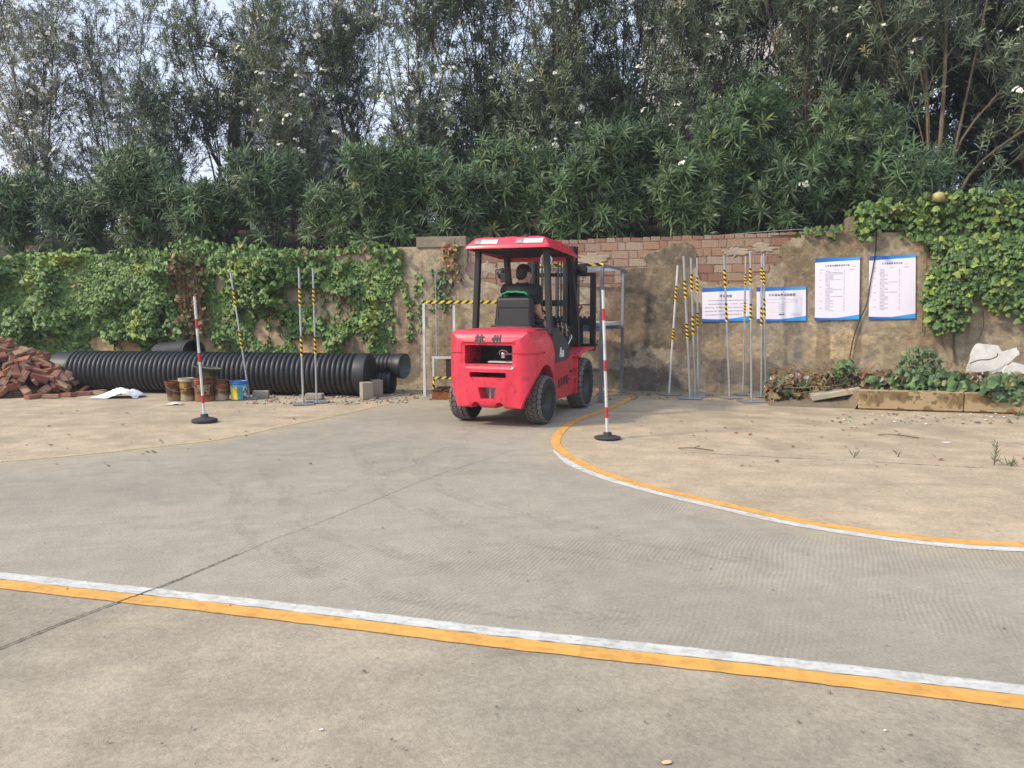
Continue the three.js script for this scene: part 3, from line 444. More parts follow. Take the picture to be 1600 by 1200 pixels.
{
  const bare = [E(424, 515, 36, 30), E(488, 540, 34, 22), E(505, 470, 12, 22), E(622, 520, 20, 80), E(160, 533, 26, 18), E(205, 542, 16, 16), E(278, 505, 12, 34), E(325, 535, 26, 16), E(560, 540, 22, 26), E(345, 440, 12, 20), E(460, 458, 30, 12), E(640, 590, 40, 70), E(655, 480, 20, 70), E(388, 470, 10, 20)];
  const brown = [E(300, 450, 16, 75), E(315, 500, 16, 50), E(470, 465, 30, 22), E(525, 480, 40, 28), E(640, 400, 16, 60), E(560, 400, 40, 12)], lightE = [E(100, 405, 40, 22), E(235, 420, 40, 16), E(240, 500, 14, 40), E(585, 500, 12, 60), E(50, 450, 8, 60), E(400, 420, 40, 20)];
  const hit = (a, s, y) => Math.max(0, ...a.map((e) => 1 - Math.hypot((s - e.s) / e.rs, (y - e.y) / e.ry)));
  const sR = W(658, 420)[0], sL = -13.5, c = [];
  for (let i = 0; i < 44000; i++) {
    const s = rr(sL, sR), y = rr(0.15, 2.75); let p = 0.75 + (fbm(s * 2.3, y * 2.3, 3) - 0.5) * 1.6;
    const uLow = 0.62 + 0.34 * (fbm(s * 1.3, 7, 2) - 0.3); if (s > -8.2 && y < uLow) p -= (uLow - y) * 4; if (s > sR - 0.35) p -= (s - sR + 0.35) * 2;
    p -= Math.min(1.6, hit(bare, s, y) * 3.4); const b = hit(brown, s, y); p -= b * 0.9; if (s < -4.3 && y > 0.8) p += 0.35;
    if (rnd() > p) continue; const th = clamp(p) * 0.24; const tp = 2.30 + 0.42 * fbm(s * 1.1 + 5, 3, 4); if (y > tp) continue; const over = y > 2.42, cl = fbm(s * 1.9, y * 1.9 + 40, 3);
    c.push({ s, y: over ? 2.40 + rr(0, (y - 2.40) * 1.6) : y, o: over ? rr(-0.5, 0.2) : 0.02 + th * Math.sqrt(rnd()) * (0.3 + 2.2 * sstep(0.4, 0.75, cl)), cl, r: 0.04 + 0.075 * Math.pow(rnd(), 1.4), b, l: hit(lightE, s, y), flat: over && rnd() < 0.5 });
  }
  const strands = [];
  for (const u of [418, 440, 470, 508, 528, 548, 566, 578, 592, 604, 612, 640, 655, 232, 268, 335, 360]) { const [s] = W(u, 450), [, y1] = W(u, 545 - rr(0, 25)); const y0 = rr(1.6, 2.3), w = rr(-0.08, 0.08); strands.push([[[s, y0, 0.03], [s + w, mix(y0, y1, 0.35), 0.025], [s - w, mix(y0, y1, 0.7), 0.03], [s + w * 0.5, y1, 0.02]], 0.006, stemM]);
    for (let k = 0; k < 26; k++) { const tt = rnd(); c.push({ s: s + w * Math.sin(tt * 6) * 0.6 + rr(-0.07, 0.07), y: mix(y0, y1, tt) + rr(-0.03, 0.03), o: rr(0.02, 0.07), r: rr(0.06, 0.10), b: 0, l: 0 }); } }
  creeper('dense green creeper covering the wall on the left behind the pipes', c, (e) => { const n = rr(0.6, 1.35), dry = e.b > 0.15 && rnd() < e.b * 1.3 || rnd() < 0.015; if (dry) return lin(0.24 * n, 0.15 * n, 0.065 * n); const t = mix3([0.100, 0.180, 0.036], [0.28, 0.35, 0.05], clamp(e.l * 0.9 + (rnd() < 0.10 ? 0.4 : 0))); return lin(t[0] * n, t[1] * n, t[2] * n); }, strands);
  const dry = [];
  for (let i = 0; i < 46; i++) { const [s] = W(rr(287, 318), 450), y0 = rr(2.0, 2.42), y1 = y0 - rr(0.5, 1.3), w = rr(-0.14, 0.14); dry.push(tubePts([V(s, y0, 0.2), V(s + w * 0.4 + rr(-0.03, 0.03), mix(y0, y1, 0.4), rr(0.16, 0.28)), V(s + w, y1, rr(0.08, 0.26))], rr(0.003, 0.007), 10, 4)); }
  const dv = thing('dead_vine', 'hanging strands of dry brown vine among the green creeper on the left', 'dead vine', [WO.x, 0, WO.z], WA); tag(obj('strands', dry, dryM, dv), null, null, null, 'stuff');
  const dl = []; for (let i = 0; i < 190; i++) { const [s] = W(rr(282, 328), 450); dl.push({ p: V(s, rr(1.0, 2.35), rr(0.08, 0.3)), q: eul(rr(-1.5, 0.5), rr(-2, 2), rr(-2, 2)), s: V(rr(0.04, 0.08), rr(0.06, 0.11), 0.1), c: lin(rr(0.18, 0.32), rr(0.125, 0.22), rr(0.06, 0.10)) }); } instances('dead_leaves', ivy, vineMat, dl, dv);
  // brown tuft hanging by the beam, left of the forklift roof
  const d2 = thing('dead_vine', 'small dry brown vine tuft hanging on the wall left of the forklift roof', 'dead vine', [WO.x, 0, WO.z], WA), l2 = [], st = [], g2 = [];
  for (let i = 0; i < 12; i++) { const [s] = W(rr(700, 716), 450), y0 = rr(2.4, 2.6), y1 = y0 - rr(0.5, 1.3); st.push(tubePts([V(s, y0, 0.06), V(s + rr(-0.07, 0.07), mix(y0, y1, 0.5), 0.05), V(s + rr(-0.18, 0.15), y1, 0.02)], 0.004, 10, 4)); }
  tag(obj('strands', st, stemM, d2), null, null, null, 'stuff'); for (let i = 0; i < 150; i++) { const [s, y] = W(707 + rr(-13, 13) * Math.sqrt(rnd()), 385 + 34 * rnd() * rnd() * 1.6); l2.push({ p: V(s, y, rr(0.03, 0.14)), q: eul(rr(-1.4, 0.5), rr(-2, 2), rr(-2, 2)), s: rr(0.05, 0.10), c: lin(rr(0.22, 0.38), rr(0.14, 0.24), 0.08) }); } for (let i = 0; i < 70; i++) { const [s, y] = W(690 + rr(-16, 16), 452 + rr(-34, 34)); g2.push({ p: V(s, y, rr(0.02, 0.08)), q: eul(rr(-0.8, 0.2), rr(-0.8, 0.8), rr(-0.7, 0.7)), s: rr(0.06, 0.10), c: lin(0.07 * rr(0.7, 1.3), 0.115, 0.035) }); } instances('dead_leaves', ivy, vineMat, l2, d2); instances('leaves', ivy, vineMat, g2, d2);
}
{
  const px = (a) => a.map(([x, y]) => W(1200 + x / 3, 280 + y / 3));
  const main = px([[690, 90], [900, 60], [1100, 60], [1500, 50], [1900, 60], [1900, 720], [1500, 640], [1200, 640], [1130, 660], [1060, 610], [1000, 540], [960, 470], [930, 560], [900, 690], [840, 700], [760, 705], [735, 560], [745, 440], [790, 370], [760, 300], [700, 250]]);
  const strip_ = px([[400, 130], [520, 110], [700, 95], [760, 250], [680, 285], [590, 235], [520, 215], [420, 275], [400, 240]]), low = px([[130, 220], [320, 225], [330, 275], [270, 250], [130, 250]]);
  const c = [], bnd = (pl) => [Math.min(...pl.map((p) => p[0])), Math.max(...pl.map((p) => p[0])), Math.min(...pl.map((p) => p[1])), Math.max(...pl.map((p) => p[1]))];
  for (const [pl, n, dens] of [[main, 14000, 0.9], [strip_, 1500, 0.8], [low, 260, 0.5]]) { const [a, b, y0, y1] = bnd(pl); for (let i = 0; i < n; i++) { const s = rr(a, b), y = rr(y0, y1); if (!inPoly(s + rr(-0.09, 0.09), y + rr(-0.09, 0.09), pl)) continue; if (rnd() > dens + (fbm(s * 3, y * 3, 2) - 0.5) * 1.5 - (pl === main && y < 1.6 ? 0.2 : 0)) continue; const bulge = 0.10 + 0.26 * fbm(s * 1.8, y * 2.4, 3), over = y > 2.45; c.push({ s, y, o: over ? bulge - 0.05 - rnd() * 0.55 : 0.03 + bulge * Math.sqrt(rnd()), r: 0.05 + 0.07 * rnd(), flat: over && rnd() < 0.3 }); } }
  const st = []; for (const [x, y0, y1] of [[880, 560, 860], [950, 580, 700], [1000, 620, 760], [745, 300, 720], [820, 640, 800]]) { const [s, a] = px([[x, y0]])[0], [, b] = px([[x, y1]])[0]; st.push([[[s, a, 0.06], [s + rr(-0.05, 0.05), mix(a, b, 0.5), 0.04], [s + rr(-0.04, 0.04), b, 0.03]], x === 880 ? 0.016 : 0.006, stemM]); }
  creeper('lush green creeper hanging over the wall beside the rightmost poster', c, () => { const n = rr(0.6, 1.35), t = rnd() < 0.16 ? [0.20, 0.26, 0.045] : [0.082, 0.145, 0.032]; return lin(t[0] * n, t[1] * n, t[2] * n); }, st);
  const g = thing('gourd', 'pale yellow round gourd resting on the creeper at the right wall top', 'gourd', P(1466, 308, 11.75).toArray()); obj('fruit', [new THREE.SphereGeometry(0.088, 28, 20).scale(1, 0.9, 1)], mat({ color: [0.60, 0.50, 0.20], map: grime, roughness: 0.5 }), g); obj('stalk', [rod(V(0, 0.07, 0), V(0.02, 0.115, 0), 0.012, 0.008)], stemM, g);
}

// ------------------------------------------------------------------ forklift truck
const YAW = -20 * Math.PI / 180, FO = V(0.171, 0.008, -10.11), steel = (c, r = 0.5, m = 0.3) => mat({ color: c, roughness: r, metalness: m, map: grime });
const paintTexR = tex(256, 256, (u, v) => { const n = fbm(u * 6, v * 6, 5, 6); const f = hash2((u * 256) | 0, (v * 256) | 0), d = sstep(0.60, 0.72, fbm(u * 14 + 5, v * 14, 4, 14)); const k = 240 + (n - 0.5) * 20 - (f > 0.985 ? 26 : 0); const e = sstep(0.66, 0.74, fbm(u * 30 + 9, v * 9, 4)); return [k - d * 26 - e * 24, k - d * 8 - e * 10, k - d * 10 - e * 10]; });
const red = mat({ color: [0.80, 0.040, 0.075], roughness: 0.42, roughnessMap: roughTex, map: paintTexR, clearcoat: 0.25, clearcoatRoughness: 0.35 });
const redDull = mat({ color: [0.62, 0.045, 0.062], roughness: 0.6, map: grime });
const black = mat({ color: [0.018, 0.018, 0.02], roughness: 0.5, map: grime }), blackSatin = mat({ color: [0.022, 0.022, 0.026], roughness: 0.35 }), charcoal = mat({ color: [0.055, 0.062, 0.06], roughness: 0.6, map: grime });
const chrome = mat({ color: [0.75, 0.75, 0.76], roughness: 0.2, metalness: 1 }), galv = mat({ color: [0.50, 0.51, 0.52], roughness: 0.42, metalness: 0.65, map: grime }), rubber = mat({ color: [0.035, 0.034, 0.033], roughness: 0.9, map: grime }), lug = mat({ color: [0.17, 0.155, 0.135], roughness: 0.95, map: grime });
// stroke drawings of the characters that appear on the truck and the posters, on a 100 x 100 square
const GLYPH = {
  cha: '15,20 80,20 15,95|25,35 90,95|42,45 55,58', che: '20,20 85,20|45,5 25,50 80,50|10,72 92,72|55,35 55,98',
  chang: '8,35 38,35|23,10 23,75|5,82 40,68|45,15 85,15 50,45 92,45 85,92 72,88|65,45 42,90|78,45 58,92', di: '5,40 35,40|20,12 20,78|4,85 38,70|42,45 88,35 85,65 78,65|65,8 65,72|50,25 50,88 95,88 95,72',
  kao: '20,20 70,20|45,4 45,38|6,38 94,38|85,10 10,68|35,55 75,50|45,55 42,70 75,70 68,95 52,92', shi: '12,10 22,22|5,38 22,38 22,88 34,76|38,28 94,28|40,52 65,52|52,52 52,82|38,86 66,78|74,6 78,60 94,94 96,78|84,8 92,16',
  liu: '10,12 20,22|5,38 16,46|6,92 24,62|35,22 94,22|62,6 66,20|60,24 42,44 85,42|78,32 90,48|42,56 32,96|62,54 62,94|80,54 80,90 96,90 96,80', cheng: '35,8 10,18|5,35 42,35|24,14 24,98|24,40 6,70|26,44 40,62|52,10 88,10 88,38 52,38 52,10|48,54 94,54|50,72 92,72|70,54 70,94|44,94 97,94',
  xian: '26,6 8,36 30,36 6,66 34,60|6,92 36,78|45,32 88,26|42,54 92,46|62,5 70,60 92,94 96,78|86,60 44,96|78,8 88,16', lu: '10,10 38,10 38,34 10,34 10,10|24,34 24,86|24,58 40,58|10,50 10,88|4,92 42,82|64,4 46,36|58,20 86,20 46,62|58,28 95,60|56,64 86,64 86,94 56,94 56,64',
  tu: '10,8 90,8 90,95 10,95 10,8|45,18 24,46|38,28 66,28 24,64|36,36 76,62|46,62 58,70|38,76 60,86', ping: '12,10 22,22|5,38 22,38 22,88 34,76|42,14 92,14|52,26 58,44|84,24 76,44|36,56 97,56|67,14 67,98',
  fen: '38,8 8,50|60,8 94,48|24,52 76,52 68,92 54,88|46,52 18,96', biao: '18,16 82,16|24,32 76,32|8,48 92,48|50,4 50,48|46,50 8,82|34,64 34,94 54,82|54,52 92,94|82,58 66,70',
  hang: '6,30 44,30|25,5 25,98|25,34 6,68|27,42 42,58|66,6 72,18|48,26 96,26|60,42 60,70 46,96|60,42 82,42 82,88 97,88 97,76', zhou: '25,10 25,60 8,96|54,12 54,92|86,6 86,98|10,38 4,58|38,36 44,54|68,36 74,54',
  nei: '12,25 12,98|12,25 88,25 88,92 76,90|50,4 50,35 24,76|52,42 74,68', dao: '12,10 22,22|4,42 22,42 22,76 4,94|22,78 45,92 97,94|52,6 58,18|82,6 74,18|38,22 96,22|66,22 60,34|48,34 86,34 86,82 48,82 48,34|48,50 86,50|48,66 86,66',
};
const strokes = (k) => GLYPH[k].split('|').map((s) => s.split(' ').map((p) => p.split(',').map(Number)));
function glyphGeo(k, size, w, depth) {   // raised lettering: bars along the strokes, in x right / y up, origin at the glyph's centre
  const out = []; for (const st of strokes(k)) for (let i = 0; i + 1 < st.length; i++) { const a = V((st[i][0] - 50) * size / 100, (50 - st[i][1]) * size / 100, 0), b = V((st[i + 1][0] - 50) * size / 100, (50 - st[i + 1][1]) * size / 100, 0); const L = a.distanceTo(b); out.push(new THREE.BoxGeometry(L + w * 0.7, w, depth).rotateZ(Math.atan2(b.y - a.y, b.x - a.x)).translate((a.x + b.x) / 2, (a.y + b.y) / 2, rr(0, depth * 0.2))); } return out;
}
reseed(404);
const truck = thing('forklift', 'red forklift truck with black mast and overhead guard, seen from behind at the wall', 'forklift', FO.toArray(), YAW);
{
  const ev = new Evaluator(); ev.attributes = ['position', 'normal']; ev.useGroups = false;
  const brush = (g) => { g = g.index ? g : g; const c = clean(g.clone()); c.deleteAttribute('uv'); const b = new Brush(c); b.updateMatrixWorld(); return b; };
  const shp = (pts) => new THREE.Shape(pts.map((p) => new THREE.Vector2(...p)));
  const spl = (pts, n) => new THREE.SplineCurve(pts.map((p) => new THREE.Vector2(...p))).getSpacedPoints(n).map((p) => [p.x, p.y]);
  const ex = (pts, d) => new THREE.ExtrudeGeometry(shp(pts), { depth: d, bevelEnabled: false, curveSegments: 12 });
  // plan outline (x, z): rounded rear corners and a slightly bowed rear face
  const half = [[0.545, 0.46], [0.545, 0.95]]; for (let i = 1; i <= 12; i++) { const a = i / 12 * Math.PI / 2; half.push([0.345 + 0.20 * Math.cos(a), 1.10 + 0.21 * Math.sin(a)]); } half.push([0.22, 1.332], [0.08, 1.345]);
  const plan = [...half, ...half.slice().reverse().map(([x, z]) => [-x, z])];
  const A = ex(plan.map(([x, z]) => [x, -z]), 1.3).rotateX(-Math.PI / 2);
  const sideR = spl([[0.365, 0.15], [0.385, 0.21], [0.43, 0.32], [0.495, 0.48], [0.537, 0.62], [0.545, 0.76], [0.535, 0.90], [0.51, 1.02], [0.465, 1.105], [0.39, 1.133]], 40).concat(spl([[0.38, 1.133], [0.2, 1.146], [0, 1.15]], 8));
  const B = ex([...sideR, ...sideR.slice().reverse().map(([x, y]) => [-x, y])], 1.2).translate(0, 0, 0.4);
  const prof = [[0.44, 0.222], [1.25, 0.222], ...spl([[1.28, 0.224], [1.325, 0.25], [1.338, 0.30]], 8), [1.35, 0.5], [1.347, 0.90], ...spl([[1.343, 0.94], [1.33, 0.975], [1.285, 1.075], [1.25, 1.11], [1.19, 1.135], [1.1, 1.148]], 18), [0.9, 1.155], [0.44, 1.155]];
  const C = ex(prof.map(([z, y]) => [-z, y]), 1.4).rotateY(-Math.PI / 2).translate(0.7, 0, 0).scale(1, 1, 1);
  // the profile was drawn in (-z, y): turning by -90 degrees about y sends x to z, so mirror back
  C.computeBoundingBox(); if (C.boundingBox.max.z < 0) { C.applyMatrix4(new THREE.Matrix4().makeScale(1, 1, -1)); const p = C.attributes.position; for (let i = 0; i < p.count; i += 3) for (const k of ['position', 'normal']) { const at = C.attributes[k], t = [at.getX(i), at.getY(i), at.getZ(i)]; at.setXYZ(i, at.getX(i + 1), at.getY(i + 1), at.getZ(i + 1)); at.setXYZ(i + 1, ...t); } }
  let b = ev.evaluate(ev.evaluate(brush(A), brush(B), INTERSECTION), brush(C), INTERSECTION);
  const cut = (g) => { b = ev.evaluate(b, brush(g), SUBTRACTION); };
  const rrect = (x0, x1, y0, y1, r, rt = r) => { const s = new THREE.Shape(); s.moveTo(x0 + r, y0).lineTo(x1 - r, y0).quadraticCurveTo(x1, y0, x1, y0 + r).lineTo(x1, y1 - rt).quadraticCurveTo(x1, y1, x1 - rt, y1).lineTo(x0 + rt, y1).quadraticCurveTo(x0, y1, x0, y1 - rt).lineTo(x0, y0 + r).quadraticCurveTo(x0, y0, x0 + r, y0); return s; };
  const exs = (s, d) => new THREE.ExtrudeGeometry(s, { depth: d, bevelEnabled: false, curveSegments: 8 });
  cut(new THREE.ExtrudeGeometry(rrect(-0.330, 0.330, 0.705, 0.968, 0.07, 0.02), { depth: 0.12, bevelEnabled: true, bevelThickness: 0.05, bevelSize: 0.034, bevelSegments: 2, curveSegments: 8 }).translate(0, 0, 1.352));                    // recessed surround
  cut(exs(rrect(-0.295, 0.295, 0.735, 0.955, 0.02), 0.9).translate(0, 0, 0.75));                          // upper window
  { const inner = ex(plan.map(([x, z]) => [x * 0.958, -(z > 1.0 ? 1.0 + (z - 1.0) * 0.94 : z)]), 0.2).rotateX(-Math.PI / 2).translate(0, 0.75, 0); b = ev.evaluate(b, ev.evaluate(brush(new THREE.BoxGeometry(2, 0.024, 0.62).translate(0, 0.856, 1.14)), brush(inner), SUBTRACTION), SUBTRACTION); }
  cut(exs(rrect(-0.225, 0.225, 0.582, 0.643, 0.012), 0.7).translate(0, 0, 0.9));                           // slot
  cut(exs(shp([[-0.205, 0.583], [0.205, 0.583], [0.175, 0.525], [-0.175, 0.525]]), 0.2).translate(0, 0, 1.325));
  cut(exs(shp([[-0.112, 0.468], [0.112, 0.468], [0.085, 0.336], [-0.085, 0.336]]), 0.4).translate(0, 0, 1.12));   // tow pocket
  for (const x of [-0.147, 0.147]) cut(cyl(0.052, 0.4, 'z', x, 0.245, 1.3, 24)), cut(new THREE.BoxGeometry(0.104, 0.1, 0.4).translate(x, 0.195, 1.3));
  for (const s of [-1, 1]) cut(cyl(0.405, 0.30, 'x', s * 0.50, 0.30, 0.80, 56)), cut(new THREE.BoxGeometry(0.30, 0.4, 0.78).translate(s * 0.5, 0.10, 0.80));
  let g = clean(b.geometry.clone()); g = toCreasedNormals(g, 0.55);
  obj('counterweight', g, red, truck);
  const well = obj('window_lining', [bx(0.62, 0.24, 0.02, 0, 0.845, 0.80, 0), bx(0.60, 0.02, 0.46, 0, 0.728, 1.03, 0)], black, truck);
  obj('radiator_shelf', [bx(0.34, 0.02, 0.20, 0.115, 0.752, 1.08, 0.006)], mat({ color: [0.72, 0.70, 0.64], roughness: 0.5, map: grime }), truck);
  obj('radiator_cap', [new THREE.SphereGeometry(0.032, 16, 12).translate(0.15, 0.85, 1.20), cyl(0.028, 0.05, 'y', 0.15, 0.83, 1.20, 14), tubePts([V(0.10, 0.84, 1.2), V(0.105, 0.88, 1.21), V(0.15, 0.895, 1.22), V(0.195, 0.88, 1.21), V(0.2, 0.84, 1.2)], 0.006), rod(V(0.18, 0.85, 1.19), V(0.29, 0.85, 1.16), 0.006)], mat({ color: [0.62, 0.56, 0.58], roughness: 0.25, metalness: 0.9 }), truck);
  obj('slot_lining', [bx(0.48, 0.09, 0.02, 0, 0.61, 0.92, 0)], black, truck);
  obj('tow_pin', [rod(V(0.012, 0.30, 1.27), V(0.012, 0.50, 1.27), 0.011), bx(0.24, 0.15, 0.015, 0, 0.40, 1.13, 0)], mat({ color: [0.42, 0.42, 0.40], roughness: 0.4, metalness: 0.6 }), truck);
  // raised characters on the sloping upper face
  const word = (keys, size, w, gap) => keys.flatMap((k, i) => glyphGeo(k, size, w, 0.006).map((q) => q.translate((i - (keys.length - 1) / 2) * gap, 0, 0)));
  obj('lettering', word(['hang', 'zhou'], 0.115, 0.016, 0.215).map((q) => q.rotateX(-0.42).translate(0.0, 1.025, 1.313)), mat({ color: [0.02, 0.02, 0.025], roughness: 0.6 }), truck);
  // hood, side panels, step, fenders
  obj('hood', [bx(0.92, 0.20, 1.0, 0, 1.03, 0.42, 0.03), bx(0.86, 0.5, 0.9, 0, 0.75, 0.30, 0.02)], charcoal, truck);
  for (const s of [-1, 1]) {
    const sp = obj('side_panel', [new THREE.ExtrudeGeometry(shp([[-0.47, 0.70], [-0.47, 1.09], [-0.30, 1.08], [-0.10, 1.045], [0.10, 0.97], [0.20, 0.90], [0.21, 0.73], [0.05, 0.715]]), { depth: 0.05, bevelEnabled: true, bevelSize: 0.012, bevelThickness: 0.012, bevelSegments: 2 }).rotateY(Math.PI / 2).translate(s > 0 ? 0.475 : -0.535, 0, 0)], charcoal, truck);
    if (s > 0) { // white model mark: A with smaller figures
      const seg = (a, b_, w) => bar(V(0, a[1], -a[0]), V(0, b_[1], -b_[0]), 0.006, w, 0); const mk = [seg([-0.08, 0], [-0.045, 0.12], 0.022), seg([-0.045, 0.12], [-0.015, 0], 0.022), seg([-0.07, 0.045], [-0.02, 0.045], 0.016), seg([0.005, 0.075], [0.035, 0.075], 0.013), seg([0.035, 0.075], [0.035, 0], 0.013), seg([0.012, 0.038], [0.035, 0.038], 0.012), seg([0.005, 0.0], [0.035, 0.0], 0.013), seg([0.055, 0.075], [0.055, 0], 0.013), seg([0.085, 0.075], [0.085, 0], 0.013), seg([0.055, 0.075], [0.085, 0.075], 0.013), seg([0.055, 0], [0.085, 0], 0.013)];
      obj('model_mark', mk.map((q) => q.translate(0.541, 0.765, 0.13)), mat({ color: [0.8, 0.8, 0.78], roughness: 0.5 }), sp);
    }
    // red step body between the wheels; its rear edge follows the wheel arch
    const arch = []; for (let i = 0; i <= 10; i++) { const a = 2.9 - i * 0.19; arch.push([-0.80 - 0.405 * Math.cos(a) * 1, 0.30 + 0.405 * Math.sin(a)]); }
    const st = new THREE.ExtrudeGeometry(shp([[-0.40, 0.235], [0.47, 0.235], [0.50, 0.26], [0.50, 0.80], [0.21, 0.72], [0.05, 0.705], [-0.47, 0.69], [-0.62, 0.69], [-0.58, 0.64], [-0.50, 0.585], [-0.44, 0.49], [-0.405, 0.40], [-0.398, 0.32]]), { depth: 0.10, bevelEnabled: true, bevelSize: 0.008, bevelThickness: 0.01, bevelSegments: 2 }).rotateY(Math.PI / 2).translate(s > 0 ? 0.425 : -0.525, 0, 0);
    const sb = obj('step_body', [st], redDull, truck);
    obj('step_plate', [bx(0.20, 0.03, 0.30, s * 0.48, 0.46, -0.33, 0.006), bx(0.012, 0.16, 0.30, s * 0.541, 0.38, -0.33, 0.004)], redDull, sb);
    obj('step_slot', [bx(0.012, 0.03, 0.14, s * 0.540, 0.545, -0.32, 0.004)], black, sb);
    if (s > 0) obj('lettering', ['cha', 'che', 'kao', 'shi'].flatMap((k, i) => glyphGeo(k, 0.085, 0.015, 0.005).map((q) => q.scale(1, 1.35, 1).rotateY(Math.PI / 2).translate(0.538, 0.435 + i * 0.006, 0.24 - i * 0.115))), black, sb);
    obj('front_fender', [new THREE.ExtrudeGeometry(shp([[0.48, 0.72], [0.55, 0.755], [0.80, 0.79], [1.24, 0.80], [1.26, 0.82], [0.80, 0.835], [0.52, 0.80], [0.40, 0.74]]), { depth: 0.28, bevelEnabled: true, bevelSize: 0.006, bevelThickness: 0.006, bevelSegments: 1 }).rotateY(Math.PI / 2).translate(s > 0 ? 0.34 : -0.62, 0, 0), new THREE.ExtrudeGeometry(shp([[0.44, 0.24], [0.50, 0.24], [0.51, 0.74], [0.47, 0.76]]), { depth: 0.18, bevelEnabled: false }).rotateY(Math.PI / 2).translate(s > 0 ? 0.40 : -0.58, 0, 0)], red, truck);
  }
  obj('chassis', [bx(0.70, 0.34, 2.0, 0, 0.42, -0.1, 0.02), bx(0.74, 0.12, 0.14, 0, 0.30, 0.80, 0.02), bx(0.7, 0.3, 0.3, 0, 0.42, -1.0, 0.02), bx(0.84, 0.03, 0.75, 0, 0.70, -0.55, 0.005)], black, truck);
  obj('dashboard', [bx(0.80, 0.42, 0.10, 0, 0.92, -0.86, 0.03), bx(0.44, 0.28, 0.16, -0.05, 1.08, -0.74, 0.04), bx(0.16, 0.34, 0.12, 0.36, 0.90, -0.62, 0.03)], black, truck);
  const sw = obj('steering_column', [rod(V(0, 0.8, -0.72), V(0, 1.27, -0.40), 0.035), bx(0.14, 0.1, 0.12, 0, 1.22, -0.46, 0.03)], black, truck);
  obj('steering_wheel', [new THREE.TorusGeometry(0.17, 0.015, 8, 32).rotateX(Math.PI / 2 - 0.55).translate(0, 1.30, -0.38), rod(V(-0.16, 1.30, -0.38), V(0.16, 1.30, -0.38), 0.010), new THREE.SphereGeometry(0.03, 10, 8).translate(0, 1.30, -0.38)], black, sw);
  for (const [x, z, l] of [[0.30, -0.55, 0.25], [0.355, -0.55, 0.26], [0.41, -0.55, 0.25]]) { const lv = obj('lever', [rod(V(x, 1.0, z), V(x, 1.0 + l * 0.8, z + 0.07), 0.008)], chrome, truck); obj('knob', [new THREE.SphereGeometry(0.022, 12, 8).translate(x, 1.0 + l * 0.8, z + 0.07)], black, lv); }
  obj('hose', [tubePts([V(0.40, 1.02, -0.62), V(0.46, 0.97, -0.55), V(0.43, 0.86, -0.50), V(0.47, 0.74, -0.52)], 0.010), tubePts([V(0.33, 1.1, -0.8), V(0.42, 1.0, -0.70), V(0.38, 0.88, -0.62)], 0.012)], mat({ color: [0.10, 0.09, 0.22], roughness: 0.5 }), truck);
  obj('grab_handle', [tubePts([V(0.50, 0.90, -0.30), V(0.52, 0.99, -0.40), V(0.50, 1.02, -0.46)], 0.008)], mat({ color: [0.7, 0.72, 0.68], roughness: 0.35, metalness: 0.5 }), truck);
  // seat
  const leather = mat({ color: [0.013, 0.013, 0.014], roughness: 0.45, map: grime, bumpMap: roughTex, bumpScale: 0.003 });
  const back = new RoundedBoxGeometry(0.52, 0.43, 0.11, 6, 0.05), bp = back.attributes.position;
  for (let i = 0; i < bp.count; i++) { const y = bp.getY(i), k = sstep(0.0, 0.23, y); bp.setX(i, bp.getX(i) * (1 - 0.10 * k)); bp.setZ(i, bp.getZ(i) + 0.02 * Math.cos(bp.getX(i) * 5.5) - y * 0.10); }
  back.computeVertexNormals(); back.translate(0.015, 1.31, 0.435);
  const seat = obj('seat', [bx(0.48, 0.13, 0.46, 0.015, 1.06, 0.16, 0.045), bx(0.56, 0.05, 0.58, 0.015, 1.145, 0.28, 0.02)], leather, truck);
  obj('backrest', [back], leather, truck); obj('backrest_seam', [bx(0.40, 0.010, 0.012, 0.015, 1.39, 0.497, 0.004), tubePts([V(-0.18, 1.15, 0.503), V(-0.185, 1.32, 0.50), V(-0.17, 1.46, 0.475), V(0.015, 1.49, 0.468), V(0.20, 1.46, 0.475), V(0.215, 1.32, 0.50), V(0.21, 1.15, 0.503)], 0.005, 40)], black, truck);
  for (const s of [-1, 1]) obj('armrest', [bx(0.05, 0.05, 0.28, 0.015 + s * 0.27, 1.22, 0.26, 0.02)], leather, truck);
  // overhead guard
  for (const s of [-1, 1]) {
    obj('guard_post', [bar(V(s * 0.495, 1.05, 0.50), V(s * 0.445, 2.13, 0.50), 0.07, 0.085, 0.012)], black, truck);
    obj('guard_post', [bar(V(s * 0.475, 0.70, -0.88), V(s * 0.475, 1.25, -0.80), 0.075, 0.085, 0.012), bar(V(s * 0.475, 1.23, -0.80), V(s * 0.445, 2.10, -0.50), 0.075, 0.085, 0.012)], black, truck);
  }
  obj('guard_frame', [bx(0.96, 0.05, 0.06, 0, 2.12, 0.52), bx(0.96, 0.05, 0.06, 0, 2.09, -0.50), bx(0.06, 0.05, 1.0, -0.45, 2.105, 0.0), bx(0.06, 0.05, 1.0, 0.45, 2.105, 0.0)], black, truck);
  for (let i = 0; i < 7; i++) obj('guard_bar', [bx(0.86, 0.035, 0.035, 0, 2.115 - i * 0.003, 0.40 - i * 0.13)], black, truck);
